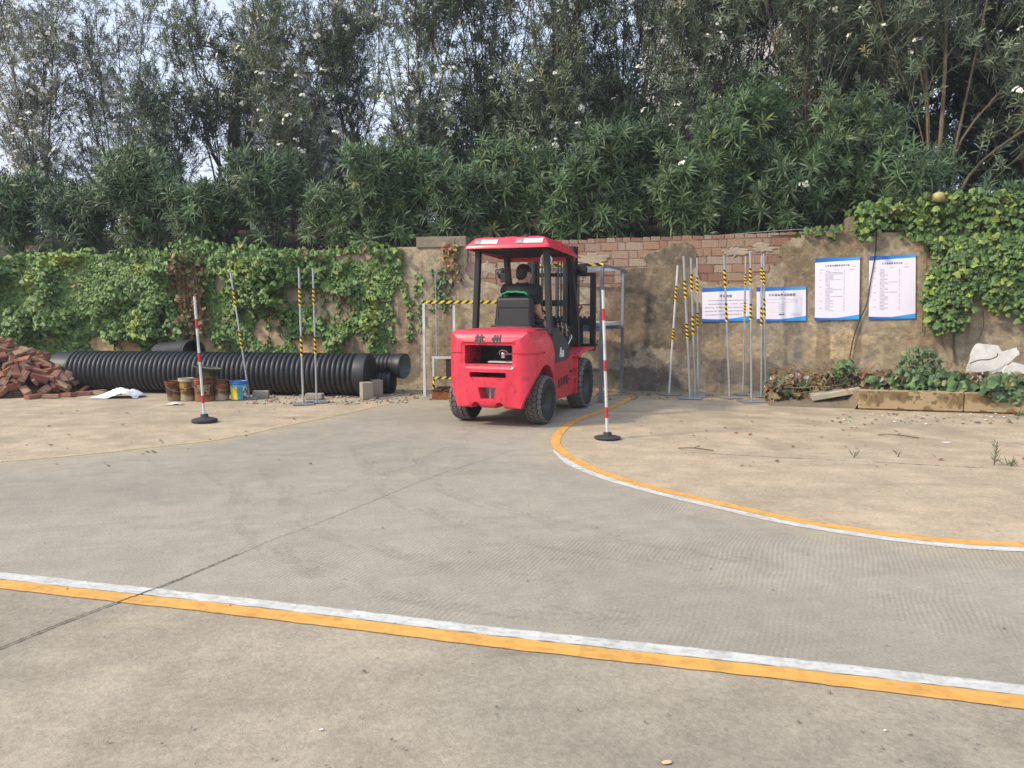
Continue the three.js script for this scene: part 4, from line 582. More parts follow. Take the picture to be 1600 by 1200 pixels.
  { // moulded red roof cover: a shallow tray upside down with raised pads
    const ring = (hw, z0, z1, y0, y1, c) => { const o = []; const cs = [[1, 1], [-1, 1], [-1, -1], [1, -1]]; for (const [sx, sz] of cs) for (let i = 0; i <= 3; i++) { const base = Math.atan2(sz, sx) - Math.PI / 4 + i / 3 * Math.PI / 2; const zc = sz > 0 ? z1 - c : z0 + c, y = sz > 0 ? y1 : y0; o.push(V(sx * (hw - c) + c * Math.cos(base), y, zc + c * Math.sin(base))); } return o; };
    const rings = [ring(0.535, -0.585, 0.71, 2.05, 2.10, 0.04), ring(0.55, -0.60, 0.725, 2.055, 2.105, 0.04), ring(0.545, -0.595, 0.72, 2.085, 2.135, 0.04), ring(0.46, -0.50, 0.63, 2.20, 2.235, 0.05), ring(0.44, -0.48, 0.61, 2.208, 2.243, 0.05), ring(0.02, -0.02, 0.08, 2.226, 2.240, 0.005)];
    const inner = [ring(0.535, -0.585, 0.71, 2.05, 2.10, 0.04), ring(0.53, -0.58, 0.705, 2.085, 2.13, 0.04), ring(0.45, -0.49, 0.62, 2.185, 2.215, 0.05), ring(0.02, -0.02, 0.08, 2.206, 2.212, 0.005)];
    const skin = (rs, flip) => { const pos = [], idx = [], n = rs[0].length; rs.forEach((r) => r.forEach((p) => pos.push(p.x, p.y, p.z))); for (let k = 0; k + 1 < rs.length; k++) for (let i = 0; i < n; i++) { const a = k * n + i, b2 = k * n + (i + 1) % n, c = a + n, d = b2 + n; flip ? idx.push(a, b2, c, b2, d, c) : idx.push(a, c, b2, b2, c, d); } const q = new THREE.BufferGeometry(); q.setAttribute('position', new THREE.Float32BufferAttribute(pos, 3)); q.setIndex(idx); q.computeVertexNormals(); return toCreasedNormals(q, 0.6); };
    const roof = obj('roof_cover', [skin(rings, false), skin(inner, true), ...[-0.3, 0, 0.3].map((x) => bx(0.17, 0.05, 1.0, x, 2.23, 0.07, 0.022).rotateX(0.0)), bx(1.02, 0.09, 0.02, 0, 2.055, -0.585, 0.008)], red, truck);
    const st = mat({ map: tex(128, 32, (u, v) => { const n = fbm(u * 14, v * 5, 3), t = hash2((u * 30) | 0, (v * 3) | 0); const k = 150 + n * 90 + (v > 0.25 && v < 0.75 && u > 0.3 && u < 0.95 && t > 0.45 ? 60 : 0) - (u < 0.28 ? 50 : 0); return [k, k, k]; }), roughness: 0.4 });
    for (const [x, w] of [[-0.27, 0.30], [0.29, 0.34]]) { const gq = new THREE.BoxGeometry(w, 0.075, 0.004); const me = shade(new THREE.Mesh(gq, st)); me.name = 'sticker'; me.position.set(x, 2.187, 0.682); me.rotation.x = -0.73; roof.add(me); }
  }
  const lampM = mat({ color: [0.55, 0.53, 0.5], roughness: 0.15, metalness: 0.6 });
  const lampAt = (name, x, y, z, r, dir, back_, rimM = chrome) => { const q = quat(dir), L = obj(name, [lathe([[0.001, -0.06], [r * 0.6, -0.055], [r, 0.0], [r, 0.025]], 24).applyQuaternion(q).translate(x, y, z), rod(V(x, y, z), V(back_[0], back_[1], back_[2]), 0.012)], black, truck); obj('rim', [new THREE.TorusGeometry(r, 0.008, 8, 32).rotateX(Math.PI / 2).translate(0, 0.025, 0).applyQuaternion(q).translate(x, y, z)], rimM, L); obj('lens', [lathe([[0.001, 0.03], [r * 0.95, 0.022]], 24).applyQuaternion(q).translate(x, y, z)], lampM, L); };
  lampAt('rear_lamp', 0.36, 1.985, 0.18, 0.085, V(-0.35, -0.1, 1), [0.42, 2.09, 0.18]);
  lampAt('headlight', 0.575, 1.90, -0.66, 0.075, V(0, 0, -1), [0.47, 1.92, -0.58], black); lampAt('headlight', -0.575, 1.86, -0.66, 0.075, V(0, 0, -1), [-0.47, 1.88, -0.6], black);
  obj('mirror', [bx(0.09, 0.13, 0.03, -0.52, 1.80, -0.58, 0.012), rod(V(-0.52, 1.78, -0.58), V(-0.46, 1.70, -0.66), 0.008)], black, truck);
  // mast
  for (const s of [-1, 1]) {
    obj('mast_rail', [bx(0.07, 1.95, 0.15, s * 0.31, 1.28, -1.17, 0.008), bx(0.11, 1.95, 0.03, s * 0.315, 1.28, -1.24, 0.005)], black, truck);
    obj('inner_rail', [bx(0.06, 1.9, 0.12, s * 0.235, 1.30, -1.19, 0.008)], black, truck);
    obj('lift_cylinder', [cyl(0.038, 1.7, 'y', s * 0.235, 1.25, -1.07, 16), cyl(0.024, 0.2, 'y', s * 0.235, 2.12, -1.07, 12)], blackSatin, truck);
    obj('tilt_cylinder', [rod(V(s * 0.38, 0.62, -0.5), V(s * 0.36, 0.80, -1.1), 0.04)], black, truck);
    const ch = []; for (let i = 0; i < 40; i++) ch.push(bx(i % 2 ? 0.030 : 0.022, 0.03, 0.018, s * 0.12, 0.95 + i * 0.031, -1.10, 0.003)); tag(obj('chain', ch, mat({ color: [0.06, 0.055, 0.05], roughness: 0.5, metalness: 0.5 }), truck), null, null, null, 'stuff');
    obj('mast_hose', [tubePts([V(s * 0.17, 2.18, -1.09), V(s * 0.17, 1.7, -1.07), V(s * 0.18, 0.9, -1.06)], 0.011)], rubber, truck);
  }
  obj('mast_crossbar', [bx(0.70, 0.10, 0.05, 0, 2.20, -1.20)], black, truck); obj('mast_crossbar', [bx(0.64, 0.09, 0.05, 0, 1.45, -1.28)], black, truck); obj('mast_crossbar', [bx(0.72, 0.16, 0.06, 0, 0.42, -1.12)], black, truck);
  // carriage, load guard and forks
  const notch = []; for (let i = 0; i < 16; i++) notch.push(bx(0.035, 0.03, 0.05, -0.50 + i * 0.067, 1.245, -1.40, 0.004));
  obj('carriage_bar', [bx(1.10, 0.11, 0.06, 0, 1.18, -1.40), ...notch], black, truck); obj('carriage_bar', [bx(1.10, 0.10, 0.06, 0, 0.81, -1.40)], black, truck);
  for (const s of [-1, 1]) { obj('load_guard_side', [bx(0.085, 1.12, 0.05, s * 0.55, 1.32, -1.44)], black, truck); obj('carriage_plate', [bx(0.08, 0.42, 0.06, s * 0.25, 1.0, -1.34)], black, truck); obj('fork', [bx(0.12, 0.42, 0.045, s * 0.34, 1.0, -1.46, 0.01), bx(0.12, 0.04, 0.95, s * 0.34, 0.80, -1.92, 0.012)], steel([0.05, 0.05, 0.05]), truck); }
  obj('load_guard_top', [bx(1.18, 0.055, 0.05, 0, 1.865, -1.44)], black, truck);
  for (const x of [-0.33, -0.10, 0.12, 0.335]) obj('load_guard_rod', [bx(0.018, 0.62, 0.02, x, 1.54, -1.44, 0.003)], black, truck);
  obj('load_guard_rod', [bx(1.02, 0.018, 0.02, 0, 1.425, -1.435, 0.003)], black, truck);
  obj('ribbon', [new THREE.SphereGeometry(0.035, 10, 8).scale(1, 1.3, 0.5).translate(0.345, 1.35, -1.41), new THREE.SphereGeometry(0.03, 10, 8).scale(1.2, 0.9, 0.5).rotateZ(0.6).translate(0.375, 1.385, -1.41)], mat({ color: [0.35, 0.10, 0.08], roughness: 0.8 }), truck);
  // wheels: hexagonal lugs on the rear pair
  function wheel(x, z, R, w, steer, rows, n) {
    const o = obj('wheel', [lathe([[0.001, -w * 0.18], [R * 0.20, -w * 0.2], [R * 0.22, -w * 0.05], [R * 0.45, w * 0.02], [R * 0.55, w * 0.35], [R * 0.58, w * 0.40]].map(([a, b_]) => [a, b_]), 36).rotateZ(-Math.PI / 2 * Math.sign(x))], charcoal, truck);
    o.position.set(x, R, z); o.rotation.y = steer;
    const prof_ = [[0.56, -0.42], [0.62, -0.47], [0.78, -0.50], [0.90, -0.48], [0.945, -0.42], [0.955, -0.2], [0.955, 0.2], [0.945, 0.42], [0.90, 0.48], [0.78, 0.50], [0.62, 0.47], [0.56, 0.42]].map(([a, b_]) => [a * R, b_ * w]);
    obj('tyre', [lathe(prof_, 56).rotateZ(Math.PI / 2)], rubber, o);
    const lugs = []; const cols = [-1, -0.34, 0.34, 1]; 
    cols.forEach((c, ci) => { for (let i = 0; i < n; i++) { const a = (i + (ci % 2) * 0.5) / n * 6.2832, hx = new THREE.CylinderGeometry(1, 1.08, 1, 6); const s = Math.abs(c) > 0.9 ? 0.9 : 1; hx.scale(w * 0.155 * s, R * 0.055, R * 3.1416 / n * 0.98).translate(0, R * (Math.abs(c) > 0.9 ? 0.962 : 0.975), 0); if (Math.abs(c) > 0.9) hx.translate(0, -R * 0.97, 0).rotateZ(-0.45 * c).translate(0, R * 0.945, 0); hx.translate(c * w * 0.42, 0, 0).rotateX(a); lugs.push(hx); } });
    tag(obj('tread', lugs, lug, o), null, null, null, 'stuff');
    obj('hub', [cyl(R * 0.2, 0.05, 'x', Math.sign(x) * w * 0.1, 0, 0, 20), ...Array.from({ length: 6 }, (_, i) => cyl(0.012, 0.03, 'x', Math.sign(x) * (w * 0.06), R * 0.34 * Math.cos(i * 1.047), R * 0.34 * Math.sin(i * 1.047), 6))], black, o);
  }
  wheel(0.475, 0.80, 0.29, 0.20, -0.06, 4, 26); wheel(-0.49, 0.80, 0.29, 0.20, -0.06, 4, 26); wheel(0.52, -0.85, 0.345, 0.22, 0, 4, 26); wheel(-0.52, -0.85, 0.345, 0.22, 0, 4, 26);
}
{ // towel over the seat back
  const t = tag(obj('towel', [(() => { const g = new THREE.PlaneGeometry(0.34, 0.24, 28, 20), p = g.attributes.position; for (let i = 0; i < p.count; i++) { const x = p.getX(i), v = p.getY(i) + 0.06, e = 1 - Math.pow(Math.abs(x) / 0.17, 4) * 0.35; const a = v / 0.062; let y, z; if (a > 1.2) { y = 1.575 - (v - 0.075) * 0.95; z = 0.352; } else if (a < -1.2) { y = 1.575 - (-v - 0.075) * 1.0; z = 0.478 + (-v - 0.075) * 0.25; } else { y = 1.560 + 0.034 * Math.cos(a * 1.2); z = 0.415 - 0.064 * Math.sin(a * 1.3); } p.setXYZ(i, x * 1.02 + 0.01, y - (1 - e) * 0.10 + 0.004 * Math.sin(x * 60), z); } g.computeVertexNormals(); return g; })()], mat({ color: [0.02, 0.30, 0.12], roughness: 0.9, side: THREE.DoubleSide })), 'bright green towel folded over the black forklift seat back', 'towel');
  t.position.copy(FO); t.rotation.y = YAW;
}

// ------------------------------------------------------------------ driver
{
  const who = thing('person', 'person with short black hair in a black t-shirt seated driving the forklift', 'person', FO.toArray(), YAW);
  const cap = (a, b, ra, rb) => ({ a: V(...a), b: V(...b), ra, rb });
  const dCap = (p, c) => { const ab = c.b.clone().sub(c.a), t = clamp(p.clone().sub(c.a).dot(ab) / ab.lengthSq()); return p.distanceTo(c.a.clone().addScaledVector(ab, t)) - mix(c.ra, c.rb, t); };
  const smin = (a, b, k) => { const h = clamp(0.5 + 0.5 * (b - a) / k); return mix(b, a, h) - k * h * (1 - h); };
  function mesh(fn, lo, hi, cell) {
    const c = [0, 1, 2].map((i) => (lo[i] + hi[i]) / 2), h = Math.max(...[0, 1, 2].map((i) => (hi[i] - lo[i]) / 2)) + cell * 2, n = Math.ceil(2 * h / cell), m = new MarchingCubes(n, new THREE.MeshStandardMaterial(), false, false, 400000);
    m.isolation = 0; const p = V(0, 0, 0);
    for (let k = 0; k < n; k++) for (let j = 0; j < n; j++) for (let i = 0; i < n; i++) { p.set(c[0] + h * (i - n / 2) / (n / 2), c[1] + h * (j - n / 2) / (n / 2), c[2] + h * (k - n / 2) / (n / 2)); m.field[k * n * n + j * n + i] = (p.x < lo[0] - cell || p.x > hi[0] + cell || p.y < lo[1] - cell || p.y > hi[1] + cell || p.z < lo[2] - cell || p.z > hi[2] + cell) ? -1 : -fn(p); }
    m.update(); const g = new THREE.BufferGeometry(), N = m.count;
    g.setAttribute('position', new THREE.BufferAttribute(m.positionArray.slice(0, N * 3), 3)); g.setAttribute('normal', new THREE.BufferAttribute(m.normalArray.slice(0, N * 3), 3));
    g.scale(h, h, h).translate(...c); return g;
  }
  const field = (bones, k) => (p) => { let d = 1e3; for (const b of bones) d = smin(d, b.ax ? ell(p, b) : dCap(p, b), b.k ?? k); return d; };
  const ell = (p, e) => { const q = p.clone().sub(e.c); if (e.q) q.applyQuaternion(e.q); const k0 = Math.hypot(q.x / e.ax[0], q.y / e.ax[1], q.z / e.ax[2]), k1 = Math.hypot(q.x / e.ax[0] ** 2, q.y / e.ax[1] ** 2, q.z / e.ax[2] ** 2); return k0 * (k0 - 1) / Math.max(k1, 1e-6); };
  const el = (c, ax, q) => ({ c: V(...c), ax, q });
  const SR = [0.205, 1.595, 0.20], ER = [0.232, 1.33, 0.19], HR = [0.300, 1.135, 0.06], SL = [-0.165, 1.605, 0.21], EL = [-0.235, 1.34, 0.02], HL = [-0.15, 1.325, -0.26];
  const torso = [cap([0.02, 1.19, 0.24], [0.02, 1.34, 0.25], 0.135, 0.135), cap([0.02, 1.36, 0.245], [0.02, 1.52, 0.235], 0.14, 0.145), cap(SL, SR, 0.072, 0.072), cap([-0.06, 1.53, 0.22], [0.10, 1.53, 0.22], 0.12, 0.12), cap([0.025, 1.62, 0.22], [0.03, 1.69, 0.19], 0.085, 0.06)];
  const neck = cap([0.027, 1.58, 0.21], [0.036, 1.74, 0.165], 0.062, 0.056);
  const armR = [cap(SR, ER, 0.062, 0.045), cap(ER, HR, 0.043, 0.028)], armL = [cap(SL, EL, 0.062, 0.045), cap(EL, HL, 0.043, 0.028)];
  const legs = [1, -1].flatMap((s) => [cap([0.02 + s * 0.09, 1.17, 0.18], [0.02 + s * 0.14, 1.16, -0.26], 0.095, 0.065), cap([0.02 + s * 0.14, 1.16, -0.26], [0.02 + s * 0.14, 0.82, -0.42], 0.06, 0.042)]);
  const skinM = mat({ color: [0.44, 0.255, 0.175], roughness: 0.55 }), hairM = mat({ color: [0.010, 0.009, 0.009], roughness: 0.6, bumpMap: roughTex, bumpScale: 0.006 });
  // head: turned to the right
  const hq = new THREE.Quaternion().setFromEuler(new THREE.Euler(-0.10, -0.50, 0, 'YXZ')), hc = V(0.04, 1.805, 0.145), hp = (x, y, z) => V(x, y, z).applyQuaternion(hq).add(hc).toArray(), hi = hq.clone().invert();
  const he = (x, y, z, ax) => el(hp(x, y, z), ax, hi);
  const head = [he(0, 0.035, 0.01, [0.077, 0.088, 0.096]), he(0, -0.04, -0.022, [0.058, 0.075, 0.07]), he(0, -0.085, -0.055, [0.034, 0.03, 0.032]), { ...he(0, -0.012, -0.096, [0.013, 0.028, 0.016]), k: 0.012 }, { ...he(0, -0.022, -0.106, [0.016, 0.011, 0.012]), k: 0.01 }, { ...he(0.031, 0.012, -0.086, [0.026, 0.008, 0.010]), k: 0.012 }, { ...he(-0.031, 0.012, -0.086, [0.026, 0.008, 0.010]), k: 0.012 }, { ...he(0, -0.058, -0.088, [0.023, 0.006, 0.008]), k: 0.01 }, { ...he(0, -0.068, -0.086, [0.019, 0.006, 0.008]), k: 0.01 },
    ...[1, -1].flatMap((s) => [{ ...he(s * 0.081, -0.012, 0.012, [0.009, 0.031, 0.019]), k: 0.012 }, { ...he(s * 0.079, -0.038, 0.004, [0.008, 0.012, 0.011]), k: 0.012 }])];
  const headNeck = [...head, neck];
  const bodyF = field([...torso, neck, ...armR, ...armL, ...legs], 0.04), headF = field(headNeck, 0.025);
  const gBody = mesh((p) => bodyF(p), [-0.34, 0.75, -0.5], [0.38, 1.74, 0.42], 0.013);
  const gHead = mesh((p) => headF(p), [-0.09, 1.63, -0.02], [0.17, 1.93, 0.30], 0.0045);
  // hands: palm, four unequal bent fingers and a thumb
  function hand(at, dir, palmN, curl, side) {
    const q = new THREE.Quaternion().setFromRotationMatrix(new THREE.Matrix4().makeBasis(dir.clone().cross(palmN).normalize(), dir.clone().normalize(), palmN.clone().sub(dir.clone().multiplyScalar(palmN.dot(dir))).normalize()));
    const T = (x, y, z) => V(x, y, z).applyQuaternion(q).add(V(...at)).toArray(), b = [cap(T(-0.018, 0.0, 0), T(-0.024, 0.07, 0), 0.017, 0.014), cap(T(0, 0, 0), T(0, 0.075, 0), 0.018, 0.014), cap(T(0.018, 0, 0), T(0.024, 0.07, 0), 0.017, 0.013), cap(T(0, -0.035, 0), T(0, 0.01, 0), 0.026, 0.02)];
    [[-0.030, 0.068], [-0.010, 0.078], [0.011, 0.074], [0.031, 0.058]].forEach(([x, L]) => { let p = [x, 0.074, 0], a = curl * 0.5; [[0.46, 0.0092], [0.31, 0.0085], [0.23, 0.0078]].forEach(([f, r]) => { const n = [p[0], p[1] + Math.cos(a) * L * f, p[2] + Math.sin(a) * L * f]; b.push({ ...cap(T(...p), T(...n), r, r * 0.93), k: 0.006 }); p = n; a += curl * 0.75; }); });
    const s = side; b.push({ ...cap(T(s * 0.026, 0.012, 0.004), T(s * 0.05, 0.042, 0.018), 0.0125, 0.0105), k: 0.010 }, { ...cap(T(s * 0.05, 0.042, 0.018), T(s * 0.052, 0.07, 0.034), 0.0102, 0.0085), k: 0.006 });
    const f = field(b, 0.016), lo = at.map((v) => v - 0.17), hi2 = at.map((v) => v + 0.17); return mesh(f, lo, hi2, 0.0042);
  }
  const gR = hand(HR, V(0.12, -0.55, -0.8), V(-0.1, -0.8, 0.5), 0.75, -1), gL = hand(HL, V(0.25, 0.0, -0.95), V(0.1, -0.95, -0.1), 1.0, 1);
  obj('body', [gBody, gHead, gR, gL], skinM, who);
  // clothes
  const sleeveR = cap(SR, [0.221, 1.44, 0.192], 0.085, 0.078), sleeveL = cap(SL, [-0.205, 1.47, 0.11], 0.083, 0.076);
  const shirtB = [...torso.slice(0, 4).map((b) => ({ ...b, ra: b.ra + 0.014, rb: b.rb + 0.014 })), cap([0.025, 1.60, 0.22], [0.03, 1.685, 0.20], 0.10, 0.074), sleeveR, sleeveL], shirtF = field(shirtB, 0.035);
  const cutPlane = (p, c, n) => p.clone().sub(V(...c)).dot(n);
  const dR = V(0.02, -0.27, -0.03).normalize(), dL = V(-0.07, -0.235, -0.19).normalize();
  obj('t_shirt', [mesh((p) => { let d = shirtF(p) + 0.004 * Math.sin(p.y * 55 + p.x * 30) * Math.sin(p.x * 24 + 1) * sstep(1.2, 1.4, p.y); d = Math.max(d, -(p.y - 1.17)); if (p.x > 0.17) d = Math.max(d, cutPlane(p, [0.221, 1.435, 0.192], dR)); if (p.x < -0.13) d = Math.max(d, cutPlane(p, [-0.208, 1.455, 0.10], dL)); return Math.max(d, p.y - 1.715 + (p.z - 0.2) * 0.30); }, [-0.36, 1.15, -0.05], [0.38, 1.76, 0.44], 0.011)], mat({ color: [0.014, 0.014, 0.016], roughness: 0.9 }), who);
  const trF = field(legs.map((b) => ({ ...b, ra: b.ra + 0.014, rb: b.rb + 0.018 })).concat([cap([-0.06, 1.18, 0.22], [0.10, 1.18, 0.22], 0.135, 0.135)]), 0.03);
  obj('trousers', [mesh((p) => Math.max(trF(p), p.y - 1.21 - (p.z > 0.1 ? 0 : 0.08), 0.80 - p.y), [-0.3, 0.78, -0.52], [0.34, 1.32, 0.40], 0.014)], mat({ color: [0.03, 0.032, 0.045], roughness: 0.9 }), who);
  for (const s of [1, -1]) obj('shoe', [mesh(field([cap([0.02 + s * 0.14, 0.76, -0.40], [0.02 + s * 0.15, 0.755, -0.58], 0.042, 0.036), cap([0.02 + s * 0.14, 0.78, -0.41], [0.02 + s * 0.14, 0.83, -0.42], 0.045, 0.045)], 0.02), [s * 0.16 - 0.07, 0.70, -0.64], [s * 0.16 + 0.1, 0.86, -0.34], 0.009)], black, who);
  const hairB = [he(0, 0.043, 0.016, [0.086, 0.092, 0.102]), he(0, -0.01, 0.052, [0.070, 0.075, 0.062])], hairF = field(hairB, 0.02);
  obj('hair', [mesh((p) => { const q = p.clone().sub(hc).applyQuaternion(hi); let d = hairF(p) + 0.0035 * Math.sin(q.x * 170 + q.y * 90) * Math.sin(q.z * 150 + q.y * 60); d = Math.max(d, -(q.y + 0.075 - 0.1 * clamp(-q.z * 12)) , -(q.z + 0.062) - (q.y - 0.035) * 0.6); if (Math.abs(q.x) > 0.062 && q.y < 0.03) d = Math.max(d, -(q.z - 0.022)); return d; }, [-0.10, 1.68, -0.02], [0.18, 1.95, 0.31], 0.005)], hairM, who);
  for (const s of [1, -1]) { const e = obj('eye', [new THREE.SphereGeometry(0.0115, 14, 10).translate(...hp(s * 0.031, -0.002, -0.079))], mat({ color: [0.75, 0.73, 0.7], roughness: 0.2 }), who); obj('iris', [new THREE.SphereGeometry(0.006, 10, 8).translate(...hp(s * 0.031, -0.002, -0.087))], black, e); }
}

// ------------------------------------------------------------------ tape, poles, frames
reseed(505);
const stripeTex = (px, a, b) => tex(64, 256, (u, v) => { const t = ((u * 1 + v * px) % 1 + 1) % 1, n = (hash2((u * 64) | 0, (v * 256) | 0) - 0.5) * 18; const c = t < 0.5 ? a : b; return [c[0] + n, c[1] + n, c[2] + n]; });
const tapeM = mat({ map: stripeTex(4, [226, 186, 44], [24, 22, 20]), roughness: 0.5 });
const tapeBar = mat({ map: (() => { const t = stripeTex(1, [226, 204, 60], [26, 24, 22]); t.repeat.set(1, 1); return t; })(), roughness: 0.5 });
const poleSteel = mat({ color: [0.55, 0.56, 0.57], roughness: 0.4, metalness: 0.5, map: grime }), whitePaint = mat({ color: [0.74, 0.73, 0.70], roughness: 0.5, map: grime }), redPaint = mat({ color: [0.62, 0.03, 0.035], roughness: 0.5, map: grime }), plateM = mat({ color: [0.36, 0.37, 0.37], roughness: 0.6, metalness: 0.4, map: grime });
function testPole(label, group, base, top, tapes, r = 0.0165, m = poleSteel, turn = 0, pw = 0.30) {
  const a = G(...base), b = P(top[0], top[1], -a.z - (top[2] || 0)), t = thing('test_pole', label, 'pole', [a.x, 0.004, a.z], 0, group); b.sub(V(a.x, 0.004, a.z));
  obj('shaft', [rod(V(0, 0.015, 0), b, r, r, 12)], m, t);
  const pl = obj('base_plate', [bx(pw, 0.014, pw, 0, 0.009, 0, 0.003)], plateM, t); pl.rotation.y = turn;
  for (const [y0, y1] of tapes) { const p = (y) => b.clone().multiplyScalar((base[1] - y) / (base[1] - top[1])); const g = along(new THREE.CylinderGeometry(r + 0.003, r + 0.003, p(y0).distanceTo(p(y1)), 14, 1, true), p(y1), p(y0)); const me = shade(new THREE.Mesh(g, tapeM)); me.name = 'striped_tape'; t.add(me); }
}
const GL = 'grey test poles by the pipe', GR = 'grey test poles before the posters';
testPole('thin grey test pole leaning left in front of the buckets and pipe', GL, [390, 623], [360, 424, 0], [[452, 480], [517, 544]], 0.014);
testPole('upright grey test pole by the pipe, left of two', GL, [474, 632], [467, 418], [[450, 478], [525, 556]], 0.0165, poleSteel, 0.3);
testPole('upright grey test pole by the pipe, right of two', GL, [495, 629], [489, 421], [[450, 476], [525, 553]], 0.0145, poleSteel, 0.3);
testPole('thin grey test pole standing behind the small white portal frame', GL, [684, 608], [680, 426], [], 0.010, poleSteel, 0.2, 0.2);
testPole('white test pole leaning right against the stained plaster', GR, [1045, 617], [1059, 415, 0.12], [[446, 470], [512, 532]], 0.0165, whitePaint, 0.4);
testPole('grey test pole leaning left, first of the group by the wall stain', GR, [1078, 623], [1068, 400], [[438, 466], [505, 529]], 0.018, poleSteel, -0.2, 0.34);
testPole('grey test pole, second of the group by the wall stain', GR, [1086, 620], [1079.5, 403], [[428, 456], [493, 523]], 0.017, poleSteel, -0.2, 0.3);
testPole('grey test pole, third of the group by the wall stain', GR, [1091, 616], [1089, 403], [[433, 458], [488, 512]], 0.0145, poleSteel, -0.2, 0.3);
testPole('grey test pole leaning left in front of the landscape text poster', GR, [1140, 622], [1131, 399], [[421, 450], [473, 503]], 0.0165, poleSteel, 0.1);
testPole('thin grey test pole at the right end of the landscape text poster', GR, [1161, 617], [1165, 400], [[428, 447], [472, 491]], 0.0145, poleSteel, 0.1, 0.26);
testPole('upright grey test pole just left of the gap between the landscape posters', GR, [1174, 628], [1172, 393], [[419, 445], [474, 500]], 0.0165, poleSteel, 0.1, 0.34);
testPole('grey test pole before the left edge of the landscape diagram poster', GR, [1189.5, 620], [1190, 399], [[418, 440], [480, 510]], 0.0165, poleSteel, 0.1, 0.3);
testPole('thin grey test pole beside the diagram poster title, rightmost pole', GR, [1196.5, 618], [1193, 397], [[423, 446], [466, 496]], 0.0145, poleSteel, 0.1, 0.26);
function markerPole(label, base, top, dia, H, bands) {
  const a = G(...base), t = thing('marker_pole', label, 'pole', [a.x, 0.006, a.z]), b = P(top[0], top[1], -a.z).sub(V(a.x, 0.006, a.z)), f = (k) => b.clone().multiplyScalar(k), r = 0.0155;
  obj('base', [lathe([[0.001, 0], [dia / 2 - 0.01, 0], [dia / 2, 0.008], [dia / 2, H * 0.45], [dia / 2 - 0.012, H * 0.55], [0.055, H * 0.85], [0.045, H], [0.045, H + 0.025], [0.03, H + 0.03], [0.001, H + 0.03]], 36)], mat({ color: [0.045, 0.045, 0.047], roughness: 0.8, map: grime }), t);
  obj('shaft', [rod(f(0.03), f(1), r, r, 14)], whitePaint, t); for (const [y0, y1] of bands) { const k = (y) => (base[1] - y) / (base[1] - top[1]); obj('red_band', [rod(f(k(y1)), f(k(y0)), r + 0.0015, r + 0.0015, 16)], redPaint, t); }
}
markerPole('red and white marker pole with round base on the left sandy ground', [320, 660], [304, 463], 0.30, 0.07, [[498, 513], [551, 565], [618, 630]]);
markerPole('red and white marker pole with flat round base beside the curved yellow line', [949, 686], [942, 453], 0.285, 0.04, [[482, 500], [562, 579], [636, 653]]);
{ // steel rack against the wall beyond the forks
  const a = G(938.5, 629), t = thing('steel_rack', 'tall grey steel rack with striped top beam standing right of the forklift mast', 'rack', [a.x, 0.006, a.z], -20 * Math.PI / 180), W_ = 1.12, D = 1.45, H = 2.03;
  const fr = mat({ color: [0.30, 0.33, 0.37], roughness: 0.5, metalness: 0.4, map: grime }), pale = mat({ color: [0.60, 0.62, 0.64], roughness: 0.5, map: grime });
  for (const [x, z] of [[0, 0], [-W_, 0], [0, -D], [-W_, -D]]) { obj('upright', [bx(0.05, H, 0.006, x, H / 2, z + (z ? -0.022 : 0.022), 0), bx(0.006, H, 0.05, x + (x ? -0.022 : 0.022), H / 2, z, 0)], fr, t); }
  const beam = (n, g, m) => obj(n, g, m, t);
  beam('top_beam', [bx(W_ - 0.05, 0.05, 0.04, -W_ / 2, H - 0.085, 0, 0.003)], pale); beam('top_beam', [bx(W_ - 0.05, 0.05, 0.04, -W_ / 2, H - 0.03, -D, 0.003)], fr);
  const tb = shade(new THREE.Mesh(bx(W_ + 0.05, 0.045, 0.052, -W_ / 2, H - 0.022, 0.004, 0.003), tapeBar)); { const p = tb.geometry.attributes.position, u = []; for (let i = 0; i < p.count; i++) u.push(p.getX(i) / 0.155 + p.getY(i) / 0.10, 0.01); tb.geometry.setAttribute('uv', new THREE.Float32BufferAttribute(u, 2)); } tb.name = 'striped_tape'; t.add(tb);
  for (const y of [H - 0.03, 0.47]) for (const x of [0, -W_]) beam('side_beam', [bx(0.035, 0.035, D - 0.05, x, y, -D / 2, 0.003)], fr);
  for (const z of [0, -D]) beam('shelf_beam', [bx(W_ - 0.05, 0.06, 0.04, -W_ / 2, 1.07, z, 0.003)], mat({ color: [0.16, 0.24, 0.36], roughness: 0.5, map: grime }));
  beam('shelf_board', [bx(W_ - 0.06, 0.05, D - 0.1, -W_ / 2, 1.135, -D / 2, 0.004)], mat({ color: [0.62, 0.62, 0.64], roughness: 0.7, map: grime }));
  beam('shelf_beam', [bx(W_ - 0.05, 0.05, 0.04, -W_ / 2, 0.47, -0.02, 0.003)], fr);
  for (const [x, z] of [[0, 0], [0, -D]]) beam('foot', [bx(0.12, 0.01, 0.12, x, 0.005, z, 0)], fr);
}
const stripeBar = (len, h, d, parent, name, pos, period = 0.115) => { const m = shade(new THREE.Mesh(bx(len, h, d, 0, 0, 0, 0.003), tapeBar)), p = m.geometry.attributes.position, u = []; for (let i = 0; i < p.count; i++) u.push(p.getX(i) / period - p.getY(i) / 0.09, 0.01); m.geometry.setAttribute('uv', new THREE.Float32BufferAttribute(u, 2)); m.position.set(...pos); m.name = name; parent.add(m); return m; };
